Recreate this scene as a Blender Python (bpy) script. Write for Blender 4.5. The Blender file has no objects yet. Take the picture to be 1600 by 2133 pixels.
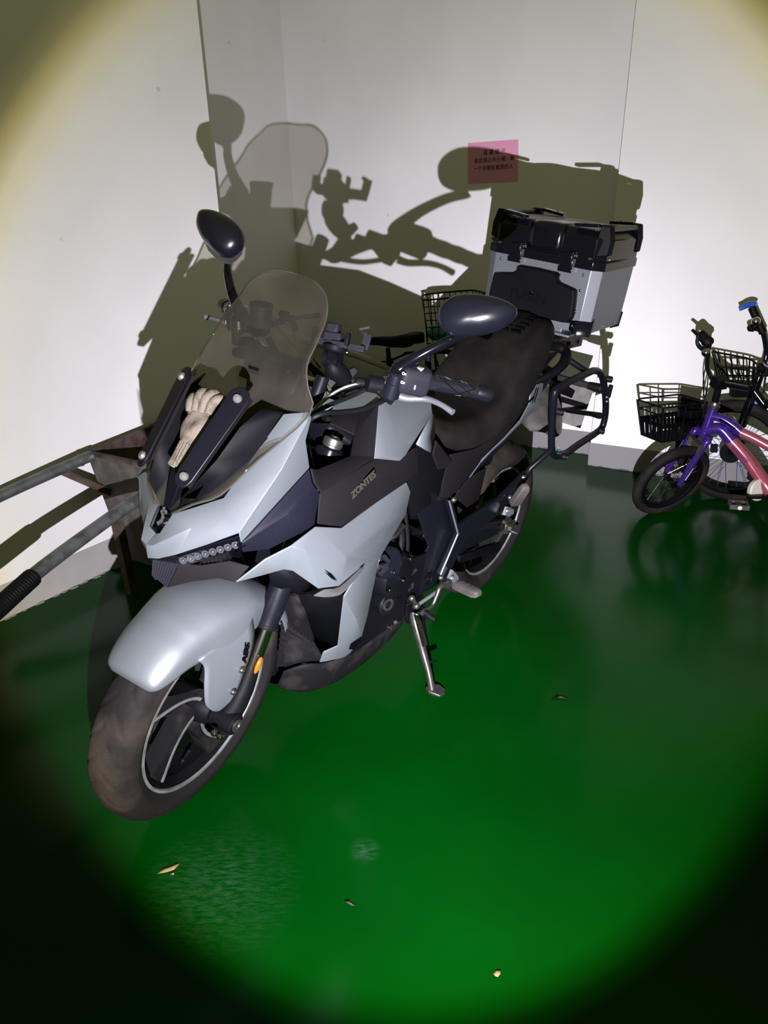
import bpy, bmesh, math, random
from mathutils import Vector, Matrix
random.seed(7)
V = Vector
C = bpy.context.scene.collection
sc = bpy.context.scene
# ---------------------------------------------------------------- camera
cam_d = bpy.data.cameras.new('camera')
cam_d.sensor_width = 36.0
cam_d.lens = 25.6974
cam_d.clip_start = 0.02
cam = bpy.data.objects.new('camera', cam_d)
C.objects.link(cam)
RC = Matrix(((0.9994428, 0.0333779, 0), (-0.0124019, 0.3713537, -0.9284086), (-0.0309883, 0.9278913, 0.3715607)))
cam.matrix_world = Matrix.Translation((0, 0, 1.38021)) @ RC.to_4x4()
sc.camera = cam
# ---------------------------------------------------------------- world: a dim garage, faint warm light all round
w = bpy.data.worlds.new('world')
sc.world = w
w.use_nodes = True
bg = w.node_tree.nodes['Background']
bg.inputs[0].default_value = (0.80, 0.83, 0.27, 1)
bg.inputs[1].default_value = 0.26
# ---------------------------------------------------------------- the torch that lights the corner
td = bpy.data.lights.new('torch', 'SPOT')
td.energy = 1080
td.spot_size = math.radians(80)
td.spot_blend = 0.0
td.shadow_soft_size = 0.0045
td.color = (1, 1, 1)
td.use_nodes = True
nt = td.node_tree
em = nt.nodes['Emission']
tc = nt.nodes.new('ShaderNodeTexCoord')
sx = nt.nodes.new('ShaderNodeSeparateXYZ')
nt.links.new(tc.outputs['Normal'], sx.inputs[0])
ac = nt.nodes.new('ShaderNodeMath'); ac.operation = 'ABSOLUTE'
nt.links.new(sx.outputs['Z'], ac.inputs[0])
a2 = nt.nodes.new('ShaderNodeMath'); a2.operation = 'ARCCOSINE'
nt.links.new(ac.outputs[0], a2.inputs[0])
mr = nt.nodes.new('ShaderNodeMapRange')
mr.inputs[1].default_value = 0; mr.inputs[2].default_value = math.radians(40)
nt.links.new(a2.outputs[0], mr.inputs[0])
rp = nt.nodes.new('ShaderNodeValToRGB')
nt.links.new(mr.outputs[0], rp.inputs[0])
el = rp.color_ramp.elements
el[0].position = 0; el[0].color = (1.42, 1.39, 1.50, 1)
el[1].position = 34.2/40; el[1].color = (0, 0, 0, 1)
for deg, c in ((10, (1.34, 1.31, 1.41)), (16, (1.12, 1.09, 1.17)), (22, (0.80, 0.775, 0.82)), (27, (0.63, 0.605, 0.62)), (29.6, (0.60, 0.575, 0.53)), (31.2, (0.56, 0.51, 0.34)), (32.4, (0.30, 0.24, 0.085)), (33.2, (0.08, 0.06, 0.016))):
    e = el.new(deg/40); e.color = (*c, 1)
nt.links.new(rp.outputs[0], em.inputs[0])
# added beam weighting: brightens the floor down and right, dims the left wall
def nmath(op, a, b):
    q = nt.nodes.new('ShaderNodeMath'); q.operation = op
    for i, v in enumerate((a, b)):
        if isinstance(v, float): q.inputs[i].default_value = v
        else: nt.links.new(v, q.inputs[i])
    return q.outputs[0]
nt.links.new(nmath('ADD', nmath('ADD', nmath('MULTIPLY', sx.outputs['X'], 0.40), nmath('MULTIPLY', sx.outputs['Y'], -0.55)), 1.0), em.inputs[1])
torch = bpy.data.objects.new('torch', td)
C.objects.link(torch)
torch.location = (-0.016, -0.1782, 0.9348)
torch.rotation_euler = V((0.039, 0.989, -0.143)).to_track_quat('-Z', 'Y').to_euler()
# ---------------------------------------------------------------- exposure
vs = sc.view_settings
vs.view_transform = 'Standard'
try: vs.look = 'None'
except Exception: pass
vs.exposure = 0.0
vs.gamma = 1.0
vs.use_curve_mapping = False

# ================================================================ materials
MAT = {}
KEEP = ('wallpaint',)
DARK = 0.56
def mat(name, col, rough=0.5, metal=0.0, spec=0.5, noise=None, bump=0.0, bscale=200, coat=0.0):
    m = bpy.data.materials.new(name); m.use_nodes = True
    n = m.node_tree.nodes; l = m.node_tree.links
    b = n['Principled BSDF']
    if name not in KEEP: col = tuple(q*DARK for q in col)
    b.inputs['Base Color'].default_value = (*col, 1)
    b.inputs['Roughness'].default_value = rough
    b.inputs['Metallic'].default_value = metal
    b.inputs['Specular IOR Level'].default_value = spec
    b.inputs['Coat Weight'].default_value = coat
    b.inputs['Coat Roughness'].default_value = 0.1
    t = n.new('ShaderNodeTexCoord')
    if noise:
        col2, scale, lo, hi = noise; col2 = tuple(q*DARK for q in col2)
        nz = n.new('ShaderNodeTexNoise'); nz.inputs['Scale'].default_value = scale; nz.inputs['Detail'].default_value = 8
        l.new(t.outputs['Object'], nz.inputs['Vector'])
        r = n.new('ShaderNodeMapRange'); r.inputs[1].default_value = lo; r.inputs[2].default_value = hi
        l.new(nz.outputs[0], r.inputs[0])
        mx = n.new('ShaderNodeMix'); mx.data_type = 'RGBA'
        mx.inputs[6].default_value = (*col, 1); mx.inputs[7].default_value = (*col2, 1)
        l.new(r.outputs[0], mx.inputs[0]); l.new(mx.outputs[2], b.inputs['Base Color'])
    if bump:
        nb = n.new('ShaderNodeTexNoise'); nb.inputs['Scale'].default_value = bscale; nb.inputs['Detail'].default_value = 4
        l.new(t.outputs['Object'], nb.inputs['Vector'])
        bp = n.new('ShaderNodeBump'); bp.inputs['Strength'].default_value = bump; bp.inputs['Distance'].default_value = 0.003
        l.new(nb.outputs[0], bp.inputs['Height']); l.new(bp.outputs[0], b.inputs['Normal'])
    MAT[name] = m
    return m
mat('silver', (0.155, 0.172, 0.193), 0.43, 0.45, 0.5, ((0.172, 0.190, 0.212), 900, 0.35, 0.65), coat=0.08)
mat('navy', (0.0065, 0.0062, 0.0125), 0.40, 0.1, 0.10, ((0.010, 0.0095, 0.017), 700, 0.35, 0.65))
mat('matte', (0.0070, 0.0060, 0.0078), 0.7, 0.0, 0.05, ((0.0092, 0.0079, 0.0090), 6, 0.35, 0.7), 0.12, 900)
mat('black', (0.0026, 0.0026, 0.0042), 0.55, 0.0, 0.05, ((0.0045, 0.0043, 0.006), 8, 0.4, 0.7))
mat('dusty', (0.006, 0.0057, 0.0068), 0.65, 0.0, 0.06, ((0.034, 0.029, 0.027), 14, 0.48, 0.85), 0.2, 60)
mat('gloss', (0.0035, 0.0035, 0.006), 0.16, 0.0, 0.2)
mat('frame', (0.0045, 0.0045, 0.0078), 0.36, 0.0, 0.14)
mat('seat', (0.0062, 0.0055, 0.0060), 0.65, 0.0, 0.06, ((0.018, 0.0145, 0.0132), 7, 0.42, 0.75), 0.2, 500)
mat('tyre', (0.0115, 0.0102, 0.0106), 0.7, 0.0, 0.06, ((0.056, 0.043, 0.033), 5, 0.44, 0.78), 0.2, 80)
mat('rubber', (0.0045, 0.0045, 0.0062), 0.5, 0, 0.08)
mat('peg_rubber', (0.035, 0.031, 0.032), 0.7, 0, 0.4, ((0.075, 0.064, 0.056), 20, 0.4, 0.7))
mat('greystripe', (0.13, 0.138, 0.138), 0.5, 0.0, 0.5, ((0.07, 0.067, 0.06), 25, 0.4, 0.7))
mat('chrome', (0.62, 0.60, 0.60), 0.14, 1.0)
mat('steel', (0.22, 0.21, 0.205), 0.34, 0.9, 0.5, ((0.13, 0.12, 0.11), 40, 0.4, 0.7))
mat('alu', (0.20, 0.205, 0.245), 0.38, 0.6, 0.5, ((0.235, 0.24, 0.28), 300, 0.3, 0.7))
mat('darkalu', (0.13, 0.14, 0.125), 0.45, 0.6)
mat('greyplastic', (0.0125, 0.0122, 0.0175), 0.6, 0, 0.08)
mat('white', (0.72, 0.70, 0.66), 0.5)
mat('amber', (0.30, 0.095, 0.006), 0.18, 0, 0.6)
mat('red', (0.65, 0.06, 0.04), 0.5)
mat('lens', (0.36, 0.36, 0.40), 0.12, 0.85)
mat('label', (0.030, 0.0293, 0.022), 0.6, 0, 0.1)
mat('print', (0.0025, 0.0025, 0.004), 0.7, 0, 0.0)
mat('lidtop', (0.028, 0.025, 0.020), 0.38, 0, 0.5)
mat('glove', (0.17, 0.142, 0.115), 0.9, 0, 0.1, ((0.055, 0.044, 0.036), 45, 0.50, 0.74), 0.6, 350)
mat('pink_paper', (1.0, 0.43, 0.68), 0.8, 0, 0.2)
mat('ink', (0.035, 0.012, 0.035), 0.8, 0, 0.2)
mat('purple', (0.085, 0.035, 0.34), 0.20, 0.55, 0.6)
mat('pink', (0.52, 0.12, 0.19), 0.22, 0.45, 0.6)
mat('blue', (0.02, 0.10, 0.52), 0.35)
mat('bluespoke', (0.05, 0.14, 0.50), 0.35, 0.5)
mat('galv', (0.20, 0.215, 0.225), 0.42, 0.6, 0.5, ((0.09, 0.10, 0.105), 22, 0.42, 0.68))
mat('rust', (0.10, 0.068, 0.056), 0.8, 0.1, 0.3, ((0.045, 0.022, 0.019), 18, 0.40, 0.62), 0.4, 60)
mat('traysheet', (0.095, 0.086, 0.082), 0.7, 0.2, 0.3, ((0.17, 0.15, 0.138), 16, 0.45, 0.70), 0.3, 50)
mat('cream_frame', (0.55, 0.54, 0.46), 0.3)
mat('leaf', (0.26, 0.19, 0.11), 0.8, 0, 0.2, ((0.19, 0.12, 0.06), 80, 0.5, 0.7))
mat('deadleaf', (0.035, 0.02, 0.01), 0.8)
mat('green_bag', (0.02, 0.22, 0.17), 0.25, 0, 0.6)
mat('concrete', (0.30, 0.29, 0.26), 0.9)
def m_wall():
    m = mat('wallpaint', (0.70, 0.685, 0.69), 0.62, 0, 0.3)
    n = m.node_tree.nodes; l = m.node_tree.links; b = n['Principled BSDF']
    t = n.new('ShaderNodeTexCoord')
    nz = n.new('ShaderNodeTexNoise'); nz.inputs['Scale'].default_value = 1.6; nz.inputs['Detail'].default_value = 6
    l.new(t.outputs['Object'], nz.inputs['Vector'])
    r = n.new('ShaderNodeValToRGB'); r.color_ramp.elements[0].position = .35; r.color_ramp.elements[1].position = .7
    r.color_ramp.elements[0].color = (0.565, 0.553, 0.578, 1); r.color_ramp.elements[1].color = (0.62, 0.606, 0.630, 1)
    l.new(nz.outputs[0], r.inputs[0])
    # scattered scuffs and specks
    vz = n.new('ShaderNodeTexVoronoi'); vz.inputs['Scale'].default_value = 3.2
    l.new(t.outputs['Object'], vz.inputs['Vector'])
    n2 = n.new('ShaderNodeTexNoise'); n2.inputs['Scale'].default_value = 60; n2.inputs['Detail'].default_value = 5
    l.new(t.outputs['Object'], n2.inputs['Vector'])
    ad = n.new('ShaderNodeMath'); ad.operation = 'MULTIPLY_ADD'; ad.inputs[1].default_value = 0.05; l.new(n2.outputs[0], ad.inputs[0]); l.new(vz.outputs['Distance'], ad.inputs[2])
    r2 = n.new('ShaderNodeMapRange'); r2.inputs[1].default_value = 0.045; r2.inputs[2].default_value = 0.065; r2.inputs[3].default_value = 0.45; r2.inputs[4].default_value = 0
    l.new(ad.outputs[0], r2.inputs[0])
    mx = n.new('ShaderNodeMix'); mx.data_type = 'RGBA'; mx.inputs[7].default_value = (0.26, 0.24, 0.235, 1)
    l.new(r2.outputs[0], mx.inputs[0]); l.new(r.outputs[0], mx.inputs[6]); l.new(mx.outputs[2], b.inputs['Base Color'])
    nb = n.new('ShaderNodeTexNoise'); nb.inputs['Scale'].default_value = 24; nb.inputs['Detail'].default_value = 3
    l.new(t.outputs['Object'], nb.inputs['Vector'])
    bp = n.new('ShaderNodeBump'); bp.inputs['Strength'].default_value = 0.25; bp.inputs['Distance'].default_value = 0.003
    l.new(nb.outputs[0], bp.inputs['Height']); l.new(bp.outputs[0], b.inputs['Normal'])
m_wall()
def m_skirt():
    m = mat('skirtpaint', (0.27, 0.26, 0.28), 0.7, 0, 0.3)
    n = m.node_tree.nodes; l = m.node_tree.links; b = n['Principled BSDF']
    t = n.new('ShaderNodeTexCoord'); g = n.new('ShaderNodeSeparateXYZ'); l.new(t.outputs['Object'], g.inputs[0])
    nz = n.new('ShaderNodeTexNoise'); nz.inputs['Scale'].default_value = 16; nz.inputs['Detail'].default_value = 8
    l.new(t.outputs['Object'], nz.inputs['Vector'])
    a = n.new('ShaderNodeMath'); a.operation = 'MULTIPLY_ADD'; a.inputs[1].default_value = -0.07; l.new(nz.outputs[0], a.inputs[0]); l.new(g.outputs[2], a.inputs[2])
    r = n.new('ShaderNodeMapRange'); r.inputs[1].default_value = -0.034; r.inputs[2].default_value = -0.026
    l.new(a.outputs[0], r.inputs[0])
    mx = n.new('ShaderNodeMix'); mx.data_type = 'RGBA'; mx.inputs[6].default_value = (0.045, 0.05, 0.042, 1); mx.inputs[7].default_value = (0.16, 0.153, 0.165, 1)
    l.new(r.outputs[0], mx.inputs[0]); l.new(mx.outputs[2], b.inputs['Base Color'])
m_skirt()
def m_skirt_left():
    m = mat('skirtpale', (0.52, 0.50, 0.51), 0.7, 0, 0.3, ((0.44, 0.42, 0.43), 5, 0.4, 0.7))
m_skirt_left()
def m_floor():
    m = mat('epoxy', (0.0, 0.03, 0.003), 0.17, 0, 0.06)
    n = m.node_tree.nodes; l = m.node_tree.links; b = n['Principled BSDF']
    t = n.new('ShaderNodeTexCoord')
    nz = n.new('ShaderNodeTexNoise'); nz.inputs['Scale'].default_value = 1.3; nz.inputs['Detail'].default_value = 7
    l.new(t.outputs['Object'], nz.inputs['Vector'])
    r = n.new('ShaderNodeValToRGB'); r.color_ramp.elements[0].position = .3; r.color_ramp.elements[1].position = .72
    r.color_ramp.elements[0].color = (0.0001, 0.0175, 0.0009, 1); r.color_ramp.elements[1].color = (0.0001, 0.0285, 0.0015, 1)
    l.new(nz.outputs[0], r.inputs[0])
    # pale scratches / dust
    n2 = n.new('ShaderNodeTexNoise'); n2.inputs['Scale'].default_value = 30; n2.inputs['Detail'].default_value = 9; n2.inputs['Roughness'].default_value = .75
    mp = n.new('ShaderNodeMapping'); mp.inputs['Scale'].default_value = (1, 4, 1); mp.inputs['Rotation'].default_value = (0, 0, .7)
    l.new(t.outputs['Object'], mp.inputs[0]); l.new(mp.outputs[0], n2.inputs['Vector'])
    r2 = n.new('ShaderNodeMapRange'); r2.inputs[1].default_value = 0.66; r2.inputs[2].default_value = 0.80; r2.inputs[4].default_value = 0.35
    l.new(n2.outputs[0], r2.inputs[0])
    mx = n.new('ShaderNodeMix'); mx.data_type = 'RGBA'; mx.inputs[7].default_value = (0.018, 0.045, 0.025, 1)
    l.new(r2.outputs[0], mx.inputs[0]); l.new(r.outputs[0], mx.inputs[6])
    # two scuffed, dusty patches
    last = mx.outputs[2]
    for ctr_, rad, amt in (((-0.4048,1.2134,0), .17, .55), ((-0.0719,1.3043,0), .035, .8), ((1.351,2.4671,0), .10, .4)):
        ds = n.new('ShaderNodeVectorMath'); ds.operation = 'DISTANCE'; ds.inputs[1].default_value = ctr_
        l.new(t.outputs['Object'], ds.inputs[0])
        rr = n.new('ShaderNodeMapRange'); rr.inputs[1].default_value = rad*1.2; rr.inputs[2].default_value = rad*.2; l.new(ds.outputs['Value'], rr.inputs[0])
        nn = n.new('ShaderNodeMapRange'); nn.inputs[1].default_value = .44; nn.inputs[2].default_value = .66; nn.inputs[4].default_value = amt; l.new(n2.outputs[0], nn.inputs[0])
        pr = n.new('ShaderNodeMath'); pr.operation = 'MULTIPLY'; l.new(rr.outputs[0], pr.inputs[0]); l.new(nn.outputs[0], pr.inputs[1])
        m2 = n.new('ShaderNodeMix'); m2.data_type = 'RGBA'; m2.inputs[7].default_value = (0.022, 0.050, 0.034, 1)
        l.new(pr.outputs[0], m2.inputs[0]); l.new(last, m2.inputs[6]); last = m2.outputs[2]
    l.new(last, b.inputs['Base Color'])
    nb = n.new('ShaderNodeTexNoise'); nb.inputs['Scale'].default_value = 5; nb.inputs['Detail'].default_value = 3
    l.new(t.outputs['Object'], nb.inputs['Vector'])
    bp = n.new('ShaderNodeBump'); bp.inputs['Strength'].default_value = 0.10; bp.inputs['Distance'].default_value = 0.004
    l.new(nb.outputs[0], bp.inputs['Height']); l.new(bp.outputs[0], b.inputs['Normal'])
m_floor()
def m_clear(name, tint, gloss_rough=0.03, refl=1.0, ior=1.45):
    m = bpy.data.materials.new(name); m.use_nodes = True
    n = m.node_tree.nodes; l = m.node_tree.links
    n.remove(n['Principled BSDF'])
    tr = n.new('ShaderNodeBsdfTransparent'); tr.inputs[0].default_value = (*tint, 1)
    gl = n.new('ShaderNodeBsdfGlossy'); gl.inputs['Roughness'].default_value = gloss_rough; gl.inputs[0].default_value = (refl, refl, refl, 1)
    fr = n.new('ShaderNodeFresnel'); fr.inputs[0].default_value = ior
    # same reflectance entering and leaving the thin sheet
    gm = n.new('ShaderNodeNewGeometry'); mr_ = n.new('ShaderNodeMapRange'); mr_.inputs[3].default_value = ior; mr_.inputs[4].default_value = 1/ior
    l.new(gm.outputs['Backfacing'], mr_.inputs[0]); l.new(mr_.outputs[0], fr.inputs[0])
    mx = n.new('ShaderNodeMixShader')
    l.new(fr.outputs[0], mx.inputs[0]); l.new(tr.outputs[0], mx.inputs[1]); l.new(gl.outputs[0], mx.inputs[2])
    l.new(mx.outputs[0], n['Material Output'].inputs[0])
    MAT[name] = m
    return m
def m_screen():
    m = m_clear('screen', (0.80, 0.78, 0.74), 0.05, 0.5, 1.38)
    n = m.node_tree.nodes; l = m.node_tree.links
    # a dusty, finely scratched sheet: a little diffuse haze over the clear plastic
    df = n.new('ShaderNodeBsdfDiffuse'); df.inputs[0].default_value = (0.34, 0.31, 0.27, 1)
    t = n.new('ShaderNodeTexCoord'); nz = n.new('ShaderNodeTexNoise'); nz.inputs['Scale'].default_value = 9; nz.inputs['Detail'].default_value = 6
    l.new(t.outputs['Object'], nz.inputs['Vector'])
    r = n.new('ShaderNodeMapRange'); r.inputs[1].default_value = .3; r.inputs[2].default_value = .75; r.inputs[3].default_value = 0.016; r.inputs[4].default_value = 0.038
    l.new(nz.outputs[0], r.inputs[0])
    mx = n.new('ShaderNodeMixShader')
    prev = n['Material Output'].inputs[0].links[0].from_socket
    l.new(r.outputs[0], mx.inputs[0]); l.new(prev, mx.inputs[1]); l.new(df.outputs[0], mx.inputs[2])
    l.new(mx.outputs[0], n['Material Output'].inputs[0])
m_screen()
m_clear('clearlens', (0.92, 0.92, 0.94), 0.10, 0.25, 1.3)

# ================================================================ mesh helpers
class MB:
    def __init__(s): s.v = []; s.f = []
    def add(s, vs, fs):
        o = len(s.v); s.v += [V(p) for p in vs]; s.f += [tuple(i+o for i in f) for f in fs]; return s
    def poly(s, pts): return s.add(pts, [tuple(range(len(pts)))])
    def grid(s, rows, closed=False, flip=False):
        n = len(rows[0]); fs = []
        for i in range(len(rows)-1):
            for j in range(n if closed else n-1):
                k = (j+1) % n
                q = (i*n+j, i*n+k, (i+1)*n+k, (i+1)*n+j)
                fs.append(q[::-1] if flip else q)
        return s.add([p for r in rows for p in r], fs)
    def sheet(s, rows, nu=4, nv=4):
        rr = [cr(r, nv) for r in rows]
        cols = [cr([r[j] for r in rr], nu) for j in range(len(rr[0]))]
        return s.grid([[c[i] for c in cols] for i in range(len(cols[0]))])
    def tube(s, path, r, n=10, k=0, closed=False, cap=True):
        path = [V(p) for p in path]
        if k: 
            m = len(path); rl = r if isinstance(r, (list, tuple)) else [r]*m
            pr = cr([(*p, q) for p, q in zip(path, rl)], k, closed)
            path = [V(p[:3]) for p in pr]; r = [p[3] for p in pr]
        if not isinstance(r, (list, tuple)): r = [r]*len(path)
        m = len(path); rows = []; u = None
        for i, p in enumerate(path):
            a = path[(i-1) % m] if (closed or i) else p
            b = path[(i+1) % m] if (closed or i < m-1) else p
            t = (b-a)
            t = t.normalized() if t.length > 1e-9 else V((0, 0, 1))
            if u is None: u = t.orthogonal().normalized()
            u = (u - t*u.dot(t)); u = u.normalized() if u.length > 1e-6 else t.orthogonal().normalized()
            w = t.cross(u)
            rows.append([p + (u*math.cos(2*math.pi*j/n) + w*math.sin(2*math.pi*j/n))*r[i] for j in range(n)])
        if closed: rows.append(rows[0])
        o = len(s.v)
        s.grid(rows, True)
        if cap and not closed:
            s.f.append(tuple(range(o, o+n))[::-1]); s.f.append(tuple(range(o+(m-1)*n, o+m*n)))
        return s
    def box(s, c, size, rot=None):
        c = V(c); h = V(size)/2; vs = []
        for x in (-1, 1):
            for y in (-1, 1):
                for z in (-1, 1):
                    d = V((x*h.x, y*h.y, z*h.z)); vs.append(c + (rot @ d if rot else d))
        return s.add(vs, [(0, 1, 3, 2), (4, 6, 7, 5), (0, 4, 5, 1), (2, 3, 7, 6), (0, 2, 6, 4), (1, 5, 7, 3)])
    def beam(s, a, b, wd, ht, up=(0, 0, 1), wd2=None, ht2=None):
        a, b = V(a), V(b); t = (b-a).normalized(); sd = t.cross(V(up)).normalized(); u = sd.cross(t)
        wd2 = wd if wd2 is None else wd2; ht2 = ht if ht2 is None else ht2
        vs = []
        for p, W, H in ((a, wd, ht), (b, wd2, ht2)):
            vs += [p+sd*(W/2*i)+u*(H/2*j) for i, j in ((-1, -1), (1, -1), (1, 1), (-1, 1))]
        return s.add(vs, [(3, 2, 1, 0), (4, 5, 6, 7), (0, 1, 5, 4), (1, 2, 6, 5), (2, 3, 7, 6), (3, 0, 4, 7)])
    def lathe(s, prof, o, ax, n=24, cap=True):
        o = V(o); ax = V(ax).normalized(); u = ax.orthogonal().normalized(); w = ax.cross(u); rows = []
        for a, r in prof:
            rows.append([o + ax*a + (u*math.cos(2*math.pi*j/n) + w*math.sin(2*math.pi*j/n))*max(r, 1e-4) for j in range(n)])
        b0 = len(s.v); s.grid(rows, True)
        if cap:
            s.f.append(tuple(range(b0, b0+n))[::-1]); k = len(rows)-1; s.f.append(tuple(range(b0+k*n, b0+k*n+n)))
        return s
    def prism(s, pts, d):
        pts = [V(p) for p in pts]; d = V(d); n = len(pts)
        fs = [tuple(range(n))[::-1], tuple(range(n, 2*n))] + [(i, (i+1) % n, n+(i+1) % n, n+i) for i in range(n)]
        return s.add(pts+[p+d for p in pts], fs)
    def ball(s, c, r, nu=14, nv=9):
        c = V(c); r = V((r, r, r)) if not hasattr(r, '__len__') else V(r); rows = []
        for i in range(nv+1):
            a = math.pi*i/nv
            rows.append([c + V((r.x*math.sin(a)*math.cos(2*math.pi*j/nu), r.y*math.sin(a)*math.sin(2*math.pi*j/nu), -r.z*math.cos(a))) for j in range(nu)])
        return s.grid(rows, True)
    def mirror(s):
        m = MB(); m.v = [V((p.x, -p.y, p.z)) for p in s.v]; m.f = [f[::-1] for f in s.f]; return m
    def both(s):
        m = s.mirror(); return MB().add(s.v, s.f).add(m.v, m.f)
    def map(s, fn):
        m = MB(); m.v = [fn(p) for p in s.v]; m.f = list(s.f); return m
def cr(pts, k=4, closed=False):
    pts = [V(p) for p in pts]; n = len(pts); out = []
    if k <= 1: return pts
    for i in range(n if closed else n-1):
        p1 = pts[i]; p2 = pts[(i+1) % n]
        p0 = pts[(i-1) % n] if (closed or i) else p1*2-p2
        p3 = pts[(i+2) % n] if (closed or i < n-2) else p2*2-p1
        for j in range(k):
            t = j/k
            out.append(0.5*((2*p1) + (p2-p0)*t + (2*p0-5*p1+4*p2-p3)*t*t + (3*p1-p0-3*p2+p3)*t**3))
    if not closed: out.append(pts[-1])
    return out
def lerp(a, b, t): return V(a)*(1-t) + V(b)*t
def build(name, mb, m, parent=None, solid=0, bev=0, sub=0, ang=38, label=None, off=-1):
    me = bpy.data.meshes.new(name)
    me.from_pydata([tuple(p) for p in mb.v], [], mb.f)
    bm = bmesh.new(); bm.from_mesh(me)
    bmesh.ops.remove_doubles(bm, verts=bm.verts, dist=1e-5)
    bmesh.ops.recalc_face_normals(bm, faces=bm.faces)
    bm.to_mesh(me); bm.free()
    me.materials.append(MAT[m])
    me.polygons.foreach_set('use_smooth', [True]*len(me.polygons))
    me.set_sharp_from_angle(angle=math.radians(ang))
    o = bpy.data.objects.new(name, me); C.objects.link(o)
    if parent: o.parent = parent
    if solid:
        d = o.modifiers.new('solid', 'SOLIDIFY'); d.thickness = solid; d.offset = off
    if bev:
        d = o.modifiers.new('bevel', 'BEVEL'); d.width = bev; d.segments = 2; d.limit_method = 'ANGLE'; d.angle_limit = math.radians(30); d.harden_normals = False
    if sub:
        d = o.modifiers.new('sub', 'SUBSURF'); d.levels = sub; d.render_levels = sub
    if label: o['label'] = label
    return o
def thing(name, label, cat, loc=(0, 0, 0), group=None, mw=None):
    o = bpy.data.objects.new(name, None); C.objects.link(o); o.empty_display_size = 0.1
    if mw is not None: o.matrix_world = mw
    else: o.location = loc
    o['label'] = label; o['category'] = cat
    if group: o['group'] = group
    return o
def tag(o, label, cat, group=None):
    o['label'] = label; o['category'] = cat
    if group: o['group'] = group
    return o
def struct(name, mb, m, **k):
    o = build(name, mb, m, **k); o['kind'] = 'structure'; return o
def text_mb(body, size, origin, xdir, ydir, squash=1.0, bold=0.0, shear=0.0, extr=0.0008):
    cu = bpy.data.curves.new('t', 'FONT'); cu.body = body; cu.size = size; cu.offset = bold; cu.shear = shear
    cu.align_x = 'CENTER'; cu.align_y = 'CENTER'; cu.extrude = extr; cu.resolution_u = 3
    o = bpy.data.objects.new('t', cu); C.objects.link(o)
    dg = bpy.context.evaluated_depsgraph_get(); dg.update()
    me = bpy.data.meshes.new_from_object(o.evaluated_get(dg))
    X = V(xdir).normalized(); Y = V(ydir).normalized(); Z = X.cross(Y)
    mb = MB()
    mb.add([V(origin) + X*(v.co.x*squash) + Y*v.co.y + Z*v.co.z for v in me.vertices], [tuple(p.vertices) for p in me.polygons])
    bpy.data.objects.remove(o); bpy.data.meshes.remove(me); bpy.data.curves.remove(cu)
    return mb

# ================================================================ the room (wall directions bd along the back wall, ld along the left wall)
bd = V((0.8353, -0.54979, 0)); ld = V((0.54979, 0.8353, 0)); Z = V((0, 0, 1))
def W(b, l, z): return bd*b + ld*l + Z*z
HT = 3.2
fl = MB().add([W(-4.2, -2.5, 0), W(3.5, -2.5, 0), W(3.5, 5, 0), W(-4.2, 5, 0), W(-4.2, -2.5, -.1), W(3.5, -2.5, -.1), W(3.5, 5, -.1), W(-4.2, 5, -.1)], [(0, 1, 2, 3), (7, 6, 5, 4), (0, 4, 5, 1), (1, 5, 6, 2), (2, 6, 7, 3), (3, 7, 4, 0)])
struct('floor', fl, 'epoxy')
wl = MB().prism([W(-2.587, -2.4, 0), W(-2.587, 2.64, 0), W(-3.47, 2.64, 0), W(-3.47, 4.271, 0), W(-3.62, 4.271, 0), W(-3.62, -2.4, 0)], Z*HT)
struct('wall_left', wl, 'wallpaint')
wb = MB().prism([W(-3.62, 4.271, 0), W(-1.0, 4.271, 0), W(-1.0, 4.42, 0), W(-3.62, 4.42, 0)], Z*HT)
struct('wall_back', wb, 'wallpaint')
e0, e1 = -1.232, -1.150
wr = MB().add([W(e0, 4.075, 0), W(3.2, 4.075, 0), W(3.2, 4.27, 0), W(e0, 4.27, 0), W(e1, 4.075, HT), W(3.2, 4.075, HT), W(3.2, 4.27, HT), W(e1, 4.27, HT)], [(0, 1, 5, 4), (1, 2, 6, 5), (2, 3, 7, 6), (3, 0, 4, 7), (4, 5, 6, 7), (3, 2, 1, 0)])
struct('wall_right', wr, 'wallpaint')
T = 0.003
bl = struct('baseboard_left', MB().prism([W(-2.587, -2.4, 0.0005), W(-2.587+T, -2.4, 0.0005), W(-2.587+T, 2.64+T, 0.0005), W(-3.47, 2.64+T, 0.0005), W(-3.47, 2.64, 0.0005), W(-2.587, 2.64, 0.0005)], Z*0.138), 'skirtpale')
struct('baseboard_back', MB().prism([W(-3.469, 4.271, 0.0005), W(-3.469, 4.271-T, 0.0005), W(e0-T, 4.271-T, 0.0005), W(e0-T, 4.271, 0.0005)], Z*0.144), 'skirtpaint')
struct('baseboard_right', MB().prism([W(e0-T, 4.27, 0.0005), W(e0-T, 4.075-T, 0.0005), W(3.2, 4.075-T, 0.0005), W(3.2, 4.075, 0.0005), W(e0, 4.075, 0.0005), W(e0, 4.27, 0.0005)], Z*0.138), 'skirtpaint')
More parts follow.
